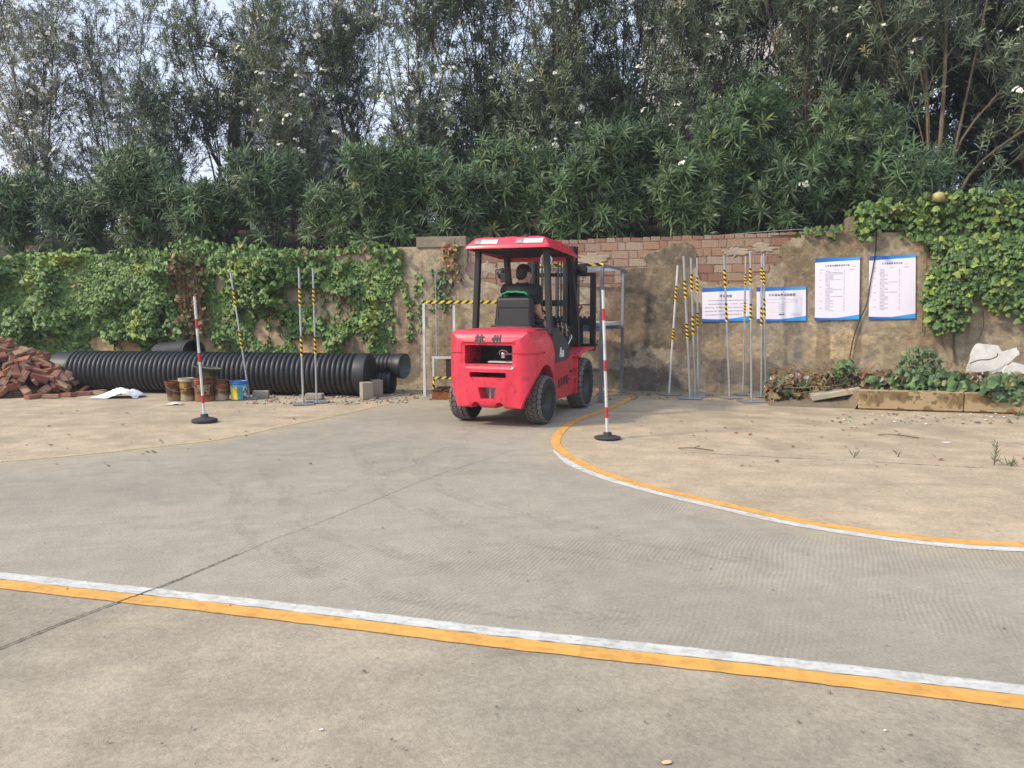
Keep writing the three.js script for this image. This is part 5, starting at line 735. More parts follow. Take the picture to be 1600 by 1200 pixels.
{ // low white portal left of the truck
  const a = G(664, 620), t = thing('portal_frame', 'small white portal frame with black-yellow striped top bar left of the forklift', 'frame', [a.x, 0.004, a.z], -0.10), H = 1.45;
  const c = mat({ color: [0.76, 0.75, 0.72], roughness: 0.5, map: grime });
  for (const x of [0, 0.47, 1.2]) obj('post', [bx(0.042, H, 0.042, x, H / 2, x === 0.47 ? -0.03 : 0, 0.004)], c, t);
  stripeBar(1.26, 0.045, 0.046, t, 'striped_bar', [0.6, H + 0.0225, -0.01]);
  obj('foot', [bx(0.10, 0.012, 0.10, 0, 0.006, 0)], c, t);
}
{ // small white frame standing on a reddish crate, mostly behind the forklift
  const a = G(675, 624.5), wood = mat({ color: [0.34, 0.12, 0.035], roughness: 0.75, map: barkTex }), wood2 = mat({ color: [0.10, 0.045, 0.03], roughness: 0.8, map: barkTex });
  const b = thing('wooden_crate', 'reddish brown wooden crate on the ground behind the forklift rear left wheel', 'crate', [a.x, 0.004, a.z], -0.08); obj('plank', [bx(0.9, 0.12, 0.03, 0.45, 0.065, 0)], wood, b); obj('plank', [bx(0.9, 0.12, 0.03, 0.45, 0.065, -0.5)], wood, b); for (let i = 0; i < 5; i++) obj('plank', [bx(0.15, 0.02, 0.56, 0.08 + i * 0.18, 0.14, -0.25)], wood2, b); obj('batten', [bx(0.85, 0.03, 0.05, 0.5, 0.175, -0.08).rotateZ(0.03)], wood2, b);
  const t = thing('display_frame', 'small white frame with striped lower bar standing on the reddish crate', 'frame', [a.x + 0.01, 0.163, a.z - 0.18], -0.08), c = mat({ color: [0.74, 0.73, 0.70], roughness: 0.5, map: grime });
  for (const x of [0, 0.72]) obj('post', [bx(0.03, 0.45, 0.03, x, 0.24, 0, 0.004)], c, t); obj('top_bar', [bx(0.76, 0.035, 0.034, 0.36, 0.465, 0, 0.004)], c, t); stripeBar(0.74, 0.035, 0.032, t, 'striped_bar', [0.36, 0.155, 0]);
  const lg = stripeBar(0.155, 0.034, 0.034, t, 'striped_leg', [0, 0.06, 0.002]); lg.rotation.z = Math.PI / 2; obj('mesh_panel', [bx(0.12, 0.28, 0.02, 0.25, 0.31, -0.02)], black, t);
}
// ------------------------------------------------------------------ corrugated pipes
const pipeM = mat({ color: [0.024, 0.024, 0.027], roughness: 0.48, map: grime }), pipeIn = mat({ color: [0.05, 0.075, 0.07], roughness: 0.5, map: grime, side: THREE.DoubleSide });
function corrugated(a, b, R, pitch, label, ends, name = 'corrugated_pipe') {   // a, b: centres of the ends on the axis
  const L = a.distanceTo(b), t = thing(name, label, 'pipe', [a.x, a.y - R, a.z]), q = new THREE.Quaternion().setFromUnitVectors(V(0, 1, 0), b.clone().sub(a).normalize()), n = Math.round((L - ends[0] - ends[1]) / pitch), p = (L - ends[0] - ends[1]) / n, pts = [];
  const r0 = R * 0.90; for (let i = 0; i < n; i++) { const y = ends[0] + i * p; pts.push([r0, y], [r0 + (R - r0) * 0.75, y + p * 0.10], [R * 0.995, y + p * 0.24], [R, y + p * 0.40], [R * 0.995, y + p * 0.56], [r0 + (R - r0) * 0.75, y + p * 0.70], [r0, y + p * 0.80]); } pts.push([r0, L - ends[1]]);
  const put = (g) => g.applyQuaternion(q).translate(0, R, 0);
  obj('ribbed_wall', [put(lathe(pts, 56))], pipeM, t); const ri = R * 0.84;
  if (ends[0]) obj('spigot', [put(lathe([[ri, 0], [R * 0.91, 0], [R * 0.93, 0.012], [R * 0.93, ends[0]]], 56))], pipeM, t);
  if (ends[1]) obj('socket', [put(lathe([[R * 0.93, L - ends[1]], [R * 1.0, L - ends[1] + 0.03], [R * 1.0, L - 0.008], [R * 0.985, L], [R * 0.93, L]], 56))], pipeM, t);
  obj('bore', [put(lathe([[R * 0.93, L], [ri, L - 0.03], [ri, L * 0.5], [ri, 0.001]], 48))], pipeIn, t); return t;
}
{
  const R = 0.335, pa = G(82, 612.5), pb = G(573, 621.5), off = (p) => p.add(V(0.02, R + 0.01, -R * 0.72)), A = off(pa), B = off(pb);
  const big = corrugated(A, B, R, 0.083, 'long black corrugated pipe lying along the foot of the wall', [0.30, 0.20]);
  obj('end_cap', [(() => { const q = new THREE.Quaternion().setFromUnitVectors(V(0, 1, 0), B.clone().sub(A).normalize()); return lathe([[0.001, 0], [0.26, 0.004], [0.318, -0.004], [0.318, -0.05]], 48).translate(0, A.distanceTo(B) + 0.004, 0).applyQuaternion(q).translate(0, R, 0); })()], mat({ color: [0.02, 0.02, 0.022], roughness: 0.6 }), big);
  const ra = 0.165, d1 = V(0.9748, 0, 0.2232);
  const e1 = P(628, 570, 12.55), e2 = P(614, 591, 12.45); e2.y = ra + 0.006; 
  corrugated(e2.clone().addScaledVector(d1, -3.2), e2, 0.175, 0.07, 'smaller black corrugated pipe on the ground behind the long pipe end', [0.1, 0.08]).position.y = 0.004;
  corrugated(e1.clone().addScaledVector(d1, -3.2), e1, 0.17, 0.07, 'upper small black pipe with a wide grey-green mouth at the long pipe end', [0.1, 0.04]);
  const bell = P(632, 572, 12.35); bell.y -= 0.0;
  const t2 = thing('pipe_socket', 'wide black pipe socket with grey-green inside facing right by the wall', 'pipe fitting', [bell.x, bell.y - 0.21, bell.z]); const q2 = new THREE.Quaternion().setFromUnitVectors(V(0, 1, 0), V(0.93, -0.05, 0.40).normalize());
  obj('shell', [lathe([[0.165, -0.20], [0.17, -0.17], [0.20, -0.10], [0.205, 0.0], [0.195, 0.004]], 40).applyQuaternion(q2).translate(0, 0.21, 0)], pipeM, t2); obj('bore', [lathe([[0.195, 0.004], [0.185, -0.03], [0.16, -0.16], [0.001, -0.165]], 40).applyQuaternion(q2).translate(0, 0.21, 0)], mat({ color: [0.13, 0.19, 0.175], roughness: 0.6, map: grime, side: THREE.DoubleSide }), t2);
  const s1 = P(304, 549, 13.1), s0 = P(252, 553, 14.0); corrugated(s0, s1, 0.205, 0.075, 'short black corrugated pipe lying behind the long pipe near the heap', [0.05, 0.10]);
  const bm = mat({ color: [0.40, 0.35, 0.28], map: grime, roughness: 0.95, bumpMap: plasterBump, bumpScale: 0.006 });
  const blk = (u, v, w, h, d, turn, label, m = bm, c = 'concrete block') => { const g0 = G(u, v), t = thing('concrete_block', label, c, [g0.x, 0.004, g0.z], turn); obj('body', [bx(w, h, d, 0, h / 2, 0, 0.012)], m, t); return t; };
  blk(573, 624, 0.17, 0.26, 0.19, 0.45, 'pale concrete block against the long pipe end, nearer of two'); blk(588, 619.5, 0.17, 0.262, 0.19, 0.45, 'pale concrete block against the long pipe end, farther of two', mat({ color: [0.35, 0.305, 0.25], map: grime, roughness: 0.95, bumpMap: plasterBump, bumpScale: 0.006 }));
  blk(408, 622, 0.24, 0.11, 0.16, 0.2, 'low concrete block chocking the pipe right of the buckets'); blk(492, 624, 0.26, 0.09, 0.14, -0.1, 'low concrete block chocking the pipe behind the two upright poles');
}
// ------------------------------------------------------------------ loose bricks, each a piece of the heap
reseed(606);
{
  const c0 = V(-8.55, 0, -12.75), t = thing('brick_heap', 'heap of loose red bricks tumbled by the left end of the pipe', 'brick heap', c0.toArray());
  const hgt = (x, z) => 0.86 * Math.pow(clamp(1 - Math.hypot(x / 1.62, z / 1.15)), 0.75);
  const core = new THREE.CircleGeometry(1, 48, 0, 6.2832); { const pos = [], idx = []; const N = 14, M = 40; pos.push(0, hgt(0, 0) - 0.1, 0); for (let r = 1; r <= N; r++) for (let a = 0; a < M; a++) { const th = a / M * 6.2832, x = Math.cos(th) * 1.55 * r / N, z = Math.sin(th) * 1.1 * r / N; pos.push(x, Math.max(0, hgt(x, z) - 0.13 + (hash2(r, a) - 0.5) * 0.06), z); } for (let a = 0; a < M; a++) idx.push(0, 1 + (a + 1) % M, 1 + a); for (let r = 1; r < N; r++) for (let a = 0; a < M; a++) { const p = 1 + (r - 1) * M + a, q = 1 + (r - 1) * M + (a + 1) % M; idx.push(p, q, p + M, q, q + M, p + M); } const g = new THREE.BufferGeometry(); g.setAttribute('position', new THREE.Float32BufferAttribute(pos, 3)); g.setIndex(idx); g.computeVertexNormals(); const m = obj('rubble_core', [g], mat({ color: [0.11, 0.055, 0.035], map: grime, roughness: 1, bumpMap: plasterBump, bumpScale: 0.05 }), t); m.userData.kind = 'stuff'; }
  const bg = [0, 1, 2].map(() => { const g = new RoundedBoxGeometry(0.235, 0.056, 0.113, 1, 0.006), p = g.attributes.position; for (let i = 0; i < p.count; i++) p.setXYZ(i, p.getX(i) + rr(-0.003, 0.003), p.getY(i) + rr(-0.002, 0.002), p.getZ(i) + rr(-0.003, 0.003)); return boxUV(clean(g)); });
  const tones = [[0.40, 0.15, 0.085], [0.46, 0.19, 0.11], [0.34, 0.12, 0.075], [0.50, 0.27, 0.16], [0.43, 0.20, 0.13], [0.52, 0.32, 0.18]].map((c) => mat({ color: c, map: rep(brickTex, 3, 3), roughness: 0.95, bumpMap: rep(brickTex, 3, 3), bumpScale: 0.006 }));
  for (let i = 0; i < 420; i++) {
    const th = rnd() * 6.2832, r = Math.sqrt(rnd()), front = Math.sin(th) > -0.35; if (!front) { continue; }
    const x = Math.cos(th) * 1.58 * r, z = Math.sin(th) * 1.12 * r, y = hgt(x, z), e = 0.04, nx = (hgt(x - e, z) - hgt(x + e, z)) / (2 * e), nz = (hgt(x, z - e) - hgt(x, z + e)) / (2 * e), up = V(nx * 0.8, 1, nz * 0.8).add(V(rr(-0.55, 0.55), 0, rr(-0.55, 0.55))).normalize();
    const m = shade(new THREE.Mesh(bg[i % 3], tones[(rnd() * 6) | 0])); m.name = 'brick'; m.quaternion.copy(quat(up, rnd() * 6.28)); if (rnd() < 0.28) m.rotateX(rr(0.8, 1.6)); if (rnd() < 0.12) m.rotateZ(rr(0.6, 1.3)); m.position.set(x, Math.max(0.035, y + rr(-0.05, 0.06)), z); if (rnd() < 0.2) m.scale.x = rr(0.5, 0.8); t.add(m);
  }
  for (const [x, z, a] of [[1.72, 0.55, 0.3], [1.85, 0.35, 1.1], [1.6, 0.75, -0.4], [1.45, 0.95, 0.2], [1.2, 1.0, 1.3], [1.95, 0.5, -0.2]]) { const m = shade(new THREE.Mesh(bg[0], tones[(rnd() * 6) | 0])); m.name = 'brick'; m.position.set(x, 0.034, z); m.rotation.y = a; t.add(m); }
  const b = thing('mossy_block', 'dark mossy concrete block at the foot of the brick heap', 'concrete block', G(18, 620).toArray(), 0.15); obj('body', [bx(0.55, 0.09, 0.16, 0, 0.045, 0, 0.015)], mat({ color: [0.14, 0.125, 0.085], map: grime, roughness: 1, bumpMap: plasterBump, bumpScale: 0.015 }), b);
}
// ------------------------------------------------------------------ buckets, basin, cloth
function bucket(label, u, v, w, h, bodyM, rimM, extra, lean = 0, taper = 0.86) {
  const p = G(u, v), t = thing('bucket', label, 'bucket', [p.x, 0.004, p.z], rr(0, 1)), r = w / 2, rb = r * taper; t.rotation.z = lean;
  obj('body', [lathe([[0.001, 0], [rb - 0.006, 0], [rb, 0.006], [mix(rb, r, 0.5), h * 0.5], [r, h - 0.012], [r - 0.006, h - 0.012], [mix(rb, r, 0.5) - 0.006, h * 0.5], [rb - 0.008, 0.02], [0.001, 0.02]], 36)], bodyM, t);
  obj('rim', [lathe([[r - 0.004, h - 0.05], [r + 0.006, h - 0.045], [r + 0.007, h - 0.03], [r, h - 0.026], [r, h - 0.016], [r + 0.008, h - 0.014], [r + 0.008, h - 0.002], [r - 0.004, h], [r - 0.008, h - 0.012]], 36)], rimM, t);
  obj('handle', [tubePts([V(-r - 0.008, h - 0.05, 0), V(-r * 0.8, h - 0.12, r * 0.75), V(0, h - 0.15, r + 0.02), V(r * 0.8, h - 0.12, r * 0.75), V(r + 0.008, h - 0.05, 0)], 0.004, 24, 6)], mat({ color: [0.25, 0.2, 0.16], roughness: 0.6, metalness: 0.4 }), t);
  if (extra) extra(t, r, rb, h); return t;
}
const bandOn = (t, r, rb, h, y0, y1, m, a0 = 0, a1 = 6.2832, name = 'label') => { const f = (y) => mix(rb, r, y / h) + 0.002; const g = new THREE.LatheGeometry([new THREE.Vector2(f(y0), y0), new THREE.Vector2(f(y1), y1)], 36, a0, a1 - a0); const me = shade(new THREE.Mesh(g, m)); me.name = name; t.add(me); };
const muddy = (c) => mat({ color: c, map: rustTex, roughness: 0.85 });
bucket('mud-brown bucket, leftmost of the bucket row before the pipe', 274, 626, 0.235, 0.295, muddy([0.36, 0.26, 0.17]), muddy([0.50, 0.24, 0.12]), null, 0.07);
bucket('cream bucket stained yellow, second from the left in the bucket row', 294, 626, 0.245, 0.34, mat({ color: [0.58, 0.50, 0.36], map: rustTex, roughness: 0.7 }), mat({ color: [0.55, 0.47, 0.32], map: grime, roughness: 0.7 }), (t, r, rb, h) => bandOn(t, r, rb, h, h * 0.45, h * 0.78, mat({ color: [0.55, 0.42, 0.08], map: rustTex, roughness: 0.7 }), -0.9, 0.1, 'yellow_stain'));
bucket('large rust-red bucket carrying the green basin in the bucket row', 320, 626.5, 0.31, 0.35, muddy([0.42, 0.20, 0.13]), muddy([0.40, 0.19, 0.12]), (t, r, rb, h) => bandOn(t, r, rb, h, h * 0.30, h * 0.72, mat({ color: [0.38, 0.33, 0.18], map: rustTex, roughness: 0.8 }), -0.3, 0.9));
bucket('rust and white bucket, second from the right in the bucket row', 347, 625, 0.235, 0.30, mat({ color: [0.62, 0.56, 0.50], map: rustTex, roughness: 0.7 }), muddy([0.40, 0.17, 0.10]), (t, r, rb, h) => bandOn(t, r, rb, h, h * 0.60, h * 0.86, muddy([0.42, 0.15, 0.08]), 0, 6.2832, 'rust_band'), 0, 0.92);
bucket('blue-rimmed paint bucket with printed wrapper, rightmost of the bucket row', 374, 625, 0.255, 0.29, mat({ color: [0.10, 0.16, 0.25], map: grime, roughness: 0.5 }), mat({ color: [0.04, 0.20, 0.55], map: grime, roughness: 0.4 }), (t, r, rb, h) => {
  bandOn(t, r, rb, h, 0.01, h - 0.055, mat({ roughness: 0.5, map: tex(256, 64, (u, v) => { const n = fbm(u * 22, v * 8, 4), a = u; let c = [40, 60, 92]; if (a > 0.92 || a < 0.10) c = [222, 200, 60]; else if (a < 0.22) c = [70, 150, 170]; else if (n > 0.52) c = [190, 200, 200]; if (v > 0.86) c = [80, 170, 190]; return c.map((q) => q * (0.85 + n * 0.3)); }) }), -1.35, 4.9, 'wrapper');
});
{ const p = G(323, 626.5), t = thing('basin', 'dented green plastic basin lying on top of the large rust-red bucket', 'basin', [p.x + 0.02, 0.36, p.z]); obj('bowl', [lathe([[0.001, 0], [0.10, 0], [0.13, 0.012], [0.185, 0.11], [0.195, 0.125], [0.20, 0.12], [0.20, 0.128], [0.185, 0.132], [0.125, 0.022], [0.001, 0.012]], 36).scale(1, 1, 0.9).rotateZ(-0.16).translate(0, 0.02, 0)], mat({ color: [0.10, 0.19, 0.155], map: rustTex, roughness: 0.55 }), t); obj('fill', [new THREE.SphereGeometry(0.15, 20, 10, 0, 6.2832, 0, 1.0).scale(1, 0.35, 0.9).rotateZ(-0.16).translate(0, 0.09, 0)], mat({ color: [0.28, 0.23, 0.15], roughness: 1, map: grime }), t); }
function crumple(name, label, cat, u, v, w, d, h, color, seed, turn = 0) {
  const p = G(u, v), g = new THREE.PlaneGeometry(w, d, 40, 26).rotateX(-Math.PI / 2), q = g.attributes.position;
  for (let i = 0; i < q.count; i++) { const x = q.getX(i) / w * 2, z = q.getZ(i) / d * 2, e = clamp(1.15 - Math.hypot(x, z * (1 + 0.3 * Math.sin(x * 3 + seed)))); const n = Math.abs(fbm(x * 2.6 + seed, z * 2.6, 4) - 0.5) * 2; q.setXYZ(i, q.getX(i) * (1 - 0.12 * fbm(z * 3, seed, 2)) + 0.03 * (n - 0.5), 0.008 + h * Math.pow(e, 0.6) * (0.35 + 0.9 * (1 - n)) * sstep(-1.2, 0.8, x + 0.3), q.getZ(i) * (0.8 + 0.4 * fbm(x * 2, seed + 4, 2))); }
  g.computeVertexNormals(); const t = thing(name, label, cat, [p.x, 0.004, p.z], turn); obj('sheet', [g], mat({ color, roughness: 0.85, side: THREE.DoubleSide }), t); return t;
}
crumple('cloth', 'crumpled white cloth on the ground before the long pipe', 'cloth', 186, 621, 0.78, 0.42, 0.14, [0.68, 0.68, 0.70], 3, 0.05);
crumple('paper_scrap', 'pale paper scrap on the ground before the brown bucket', 'litter', 274, 632.5, 0.24, 0.15, 0.03, [0.6, 0.54, 0.46], 9);
crumple('plastic_bag', 'small white plastic scrap beside the fallen slab', 'litter', 1343, 636, 0.17, 0.20, 0.10, [0.78, 0.76, 0.74], 15, 0.4);
// ------------------------------------------------------------------ posters
reseed(707);
function poster(label, quad, draw, w, h, res = 420) {   // quad: photo corners tl, tr, br, bl
  const c = document.createElement('canvas'); c.width = Math.round(w * res); c.height = Math.round(h * res); const x = c.getContext('2d'); x.fillStyle = '#e9e2ee'; x.fillRect(0, 0, c.width, c.height); draw(x, c.width, c.height);
  const t = new THREE.CanvasTexture(c); t.colorSpace = THREE.SRGBColorSpace; const q = quad.map((p) => W(p[0], p[1], 0.02)), th = thing('poster', label, 'poster', wallPt((q[2][0] + q[3][0]) / 2, (q[2][1] + q[3][1]) / 2, 0.004).toArray(), WA), o = [(q[2][0] + q[3][0]) / 2, (q[2][1] + q[3][1]) / 2];
  const l = q.map((p) => [p[0] - o[0], p[1] - o[1]]), pos = [], uv = [], idx = [], N = 12; for (const z of [0.016, 0]) for (let j = 0; j <= N; j++) for (let i = 0; i <= N; i++) { const a = i / N, b = j / N, px = mix(mix(l[3][0], l[2][0], a), mix(l[0][0], l[1][0], a), b), py = mix(mix(l[3][1], l[2][1], a), mix(l[0][1], l[1][1], a), b); pos.push(px, py, z + 0.006 * fbm(a * 2 + o[0], b * 2, 2)); uv.push(a, b); }
  const K = (N + 1) * (N + 1), id = (i, j) => j * (N + 1) + i; for (let j = 0; j < N; j++) for (let i = 0; i < N; i++) { idx.push(id(i, j), id(i + 1, j), id(i + 1, j + 1), id(i, j), id(i + 1, j + 1), id(i, j + 1)); } const side = []; for (let i = 0; i < N; i++) side.push([id(i, 0), id(i + 1, 0)], [id(i + 1, N), id(i, N)], [id(N, i), id(N, i + 1)], [id(0, i + 1), id(0, i)]);
  const g = new THREE.BufferGeometry(); g.setAttribute('position', new THREE.Float32BufferAttribute(pos, 3)); g.setAttribute('uv', new THREE.Float32BufferAttribute(uv, 2)); g.setIndex(idx); g.computeVertexNormals(); const pm = shade(new THREE.Mesh(g, mat({ map: t, roughness: 0.45 }))); pm.name = 'printed_sheet'; th.add(pm);
  const sp = [], si = []; side.forEach(([a, b], k) => { for (const [v, dz] of [[a, 0], [b, 0], [a, 1], [b, 1]]) sp.push(pos[(v + dz * K) * 3], pos[(v + dz * K) * 3 + 1], pos[(v + dz * K) * 3 + 2] - 0.0005); const n = k * 4; si.push(n, n + 2, n + 1, n + 1, n + 2, n + 3); }); const eg = new THREE.BufferGeometry(); eg.setAttribute('position', new THREE.Float32BufferAttribute(sp, 3)); eg.setIndex(si); eg.computeVertexNormals(); obj('board_edge', [eg], mat({ color: [0.35, 0.36, 0.40], roughness: 0.8, side: THREE.DoubleSide }), th); return th;
}
const bands = (x, W2, H2, t) => {
  const g = x.createLinearGradient(0, 0, W2, 0); g.addColorStop(0, '#2058a8'); g.addColorStop(0.5, '#2478cc'); g.addColorStop(1, '#3aa2ea'); x.fillStyle = g; x.beginPath(); x.moveTo(0, 0); x.lineTo(W2, 0); x.lineTo(W2, t * 0.8); x.quadraticCurveTo(W2 * 0.45, t * 0.95, 0, t * 1.15); x.fill();
  x.beginPath(); x.moveTo(0, H2); x.lineTo(W2, H2); x.lineTo(W2, H2 - t * 0.75); x.quadraticCurveTo(W2 * 0.5, H2 - t * 0.35, 0, H2 - t * 0.8); x.fill(); x.fillStyle = '#3f9fe4'; x.beginPath(); x.moveTo(W2 * 0.45, H2 - t * 0.5); x.lineTo(W2, H2 - t * 1.3); x.lineTo(W2, H2 - t * 0.5); x.fill();
};
const write = (x, keys, cx, cy, s, col = '#26222c', lw = 0.12) => { x.strokeStyle = col; x.lineWidth = s * lw; x.lineCap = 'square'; keys.forEach((k, i) => { const ox = cx + (i - keys.length / 2) * s * 1.12, oy = cy - s / 2; for (const st of strokes(k)) { x.beginPath(); st.forEach(([a, b], j) => (j ? x.lineTo(ox + a * s / 100, oy + b * s / 100) : x.moveTo(ox + a * s / 100, oy + b * s / 100))); x.stroke(); } }); };
const fine = (x, x0, y, x1, s, col) => { const ks = Object.keys(GLYPH); for (let p = x0; p < x1; p += s * 1.15) if (rnd() > 0.04) write(x, [ks[(rnd() * 16) | 0]], p + s * 0.56, y, s, col, 0.10); };
poster('landscape poster with paragraphs of small text behind the test poles', [[1097, 450], [1172, 449], [1172, 501], [1097, 503]], (x, W2, H2) => { bands(x, W2, H2, H2 * 0.11); write(x, ['kao', 'shi', 'liu', 'cheng'], W2 * 0.5, H2 * 0.25, H2 * 0.085); for (let r = 0; r < 5; r++) fine(x, W2 * (r < 2 ? 0.13 : 0.06), H2 * (0.38 + r * 0.105), W2 * (r === 4 ? 0.82 : 0.94), H2 * 0.036, '#6a6474'); }, 0.80, 0.55, 520);
poster('landscape poster with a T-shaped course diagram under its title', [[1182, 449], [1259, 448], [1259, 501], [1182, 503]], (x, W2, H2) => {
  bands(x, W2, H2, H2 * 0.11); write(x, ['cha', 'che', 'chang', 'di', 'kao', 'shi', 'xian', 'lu', 'tu'], W2 * 0.52, H2 * 0.23, H2 * 0.08); x.strokeStyle = '#8f8a98'; x.lineWidth = 2; const L = (a) => { x.beginPath(); a.forEach(([p, q], i) => (i ? x.lineTo(p * W2, q * H2) : x.moveTo(p * W2, q * H2))); x.stroke(); };
  L([[0.22, 0.36], [0.46, 0.36], [0.46, 0.33], [0.58, 0.33], [0.58, 0.36], [0.82, 0.36], [0.82, 0.45], [0.58, 0.45], [0.58, 0.8]]); L([[0.22, 0.36], [0.22, 0.45], [0.46, 0.45], [0.46, 0.8]]); L([[0.50, 0.45], [0.50, 0.8]]); L([[0.54, 0.45], [0.54, 0.8]]); L([[0.70, 0.36], [0.70, 0.42], [0.76, 0.38], [0.82, 0.44]]); L([[0.91, 0.30], [0.91, 0.85]]); for (let i = 0; i < 5; i++) L([[0.47, 0.5 + i * 0.06], [0.57, 0.5 + i * 0.06]]);
  x.fillStyle = '#1b1820'; x.fillRect(W2 * 0.46, H2 * 0.785, W2 * 0.055, H2 * 0.035); x.fillRect(W2 * 0.525, H2 * 0.785, W2 * 0.04, H2 * 0.035); L([[0.7, 0.78], [0.9, 0.76], [0.9, 0.84], [0.7, 0.85], [0.7, 0.78]]); fine(x, W2 * 0.72, H2 * 0.81, W2 * 0.88, H2 * 0.03, '#8a8490');
}, 0.80, 0.55, 520);
const tableP = (title, note) => (x, W2, H2) => {
  bands(x, W2, H2, H2 * 0.06); write(x, title, W2 * 0.5, H2 * 0.125, W2 * 0.045); x.strokeStyle = '#cfc8d8'; x.lineWidth = 1; const y0 = H2 * 0.18, y1 = H2 * 0.86, n = 30; for (let i = 0; i <= n; i++) { const y = mix(y0, y1, i / n); x.beginPath(); x.moveTo(W2 * 0.09, y); x.lineTo(W2 * 0.91, y); x.stroke(); } for (const c of [0.09, 0.15, 0.22, 0.62, 0.70, 0.91]) { x.beginPath(); x.moveTo(W2 * c, y0); x.lineTo(W2 * c, y1); x.stroke(); }
  const s = H2 / 62; fine(x, W2 * 0.10, mix(y0, y1, 0.5 / n), W2 * 0.16, s, '#857f8e'); fine(x, W2 * 0.44, mix(y0, y1, 0.5 / n), W2 * 0.53, s, '#857f8e'); fine(x, W2 * 0.76, mix(y0, y1, 0.5 / n), W2 * 0.84, s, '#857f8e');
  for (let i = 1; i < n; i++) { const y = mix(y0, y1, (i + 0.5) / n), r = rnd(); fine(x, W2 * 0.235, y, W2 * (0.27 + (r < 0.55 ? 0.06 : r < 0.85 ? 0.14 : 0.33)), s, '#7a7484'); fine(x, W2 * 0.645, y, W2 * 0.67, s, '#857f8e'); if (i % 5 === 2) fine(x, W2 * 0.10, y, W2 * 0.13, s, '#857f8e'); } fine(x, W2 * note, H2 * 0.145, W2 * (note + 0.07), s, '#857f8e');
};
poster('tall poster with a printed scoring table, left of the two tall ones', [[1273.5, 404], [1343.5, 401.5], [1342, 499], [1273, 501]], tableP(['cha', 'che', 'chang', 'nei', 'dao', 'lu', 'kao', 'shi', 'ping', 'fen', 'biao'], 0.83), 0.70, 0.98, 640);
poster('tall poster with a printed scoring table, nearest the hanging creeper', [[1358, 400.5], [1430.5, 397.5], [1430, 497.5], [1357, 499.5]], tableP(['cha', 'che', 'chang', 'di', 'kao', 'shi', 'ping', 'fen', 'biao'], 0.77), 0.72, 0.99, 640);
{ const pts = [[1370, 352], [1369, 375], [1367, 400], [1360, 440], [1354, 475], [1343, 500], [1333, 530], [1327, 562]].map(([u, v]) => wallPt(...W(u, v, 0.035), 0.035)), o = pts[7].clone(), t = thing('cable', 'thin black cable hanging down the wall between the two tall posters', 'cable', o.toArray()); obj('wire', [tubePts(pts.map((p) => p.clone().sub(o)), 0.008, 40, 6)], rubber, t);
  const p2 = [[1330, 361], [1270, 358], [1210, 361], [1160, 365], [1120, 368]].map(([u, v]) => wallPt(...W(u, v, -0.15), -0.15)), o2 = p2[0].clone(), t2 = thing('cable', 'thin pale wire lying along the top of the bricks right of the forklift', 'cable', o2.toArray()); obj('wire', [tubePts(p2.map((p) => p.clone().sub(o2)), 0.007, 40, 5)], mat({ color: [0.25, 0.24, 0.22], roughness: 0.7 }), t2); }
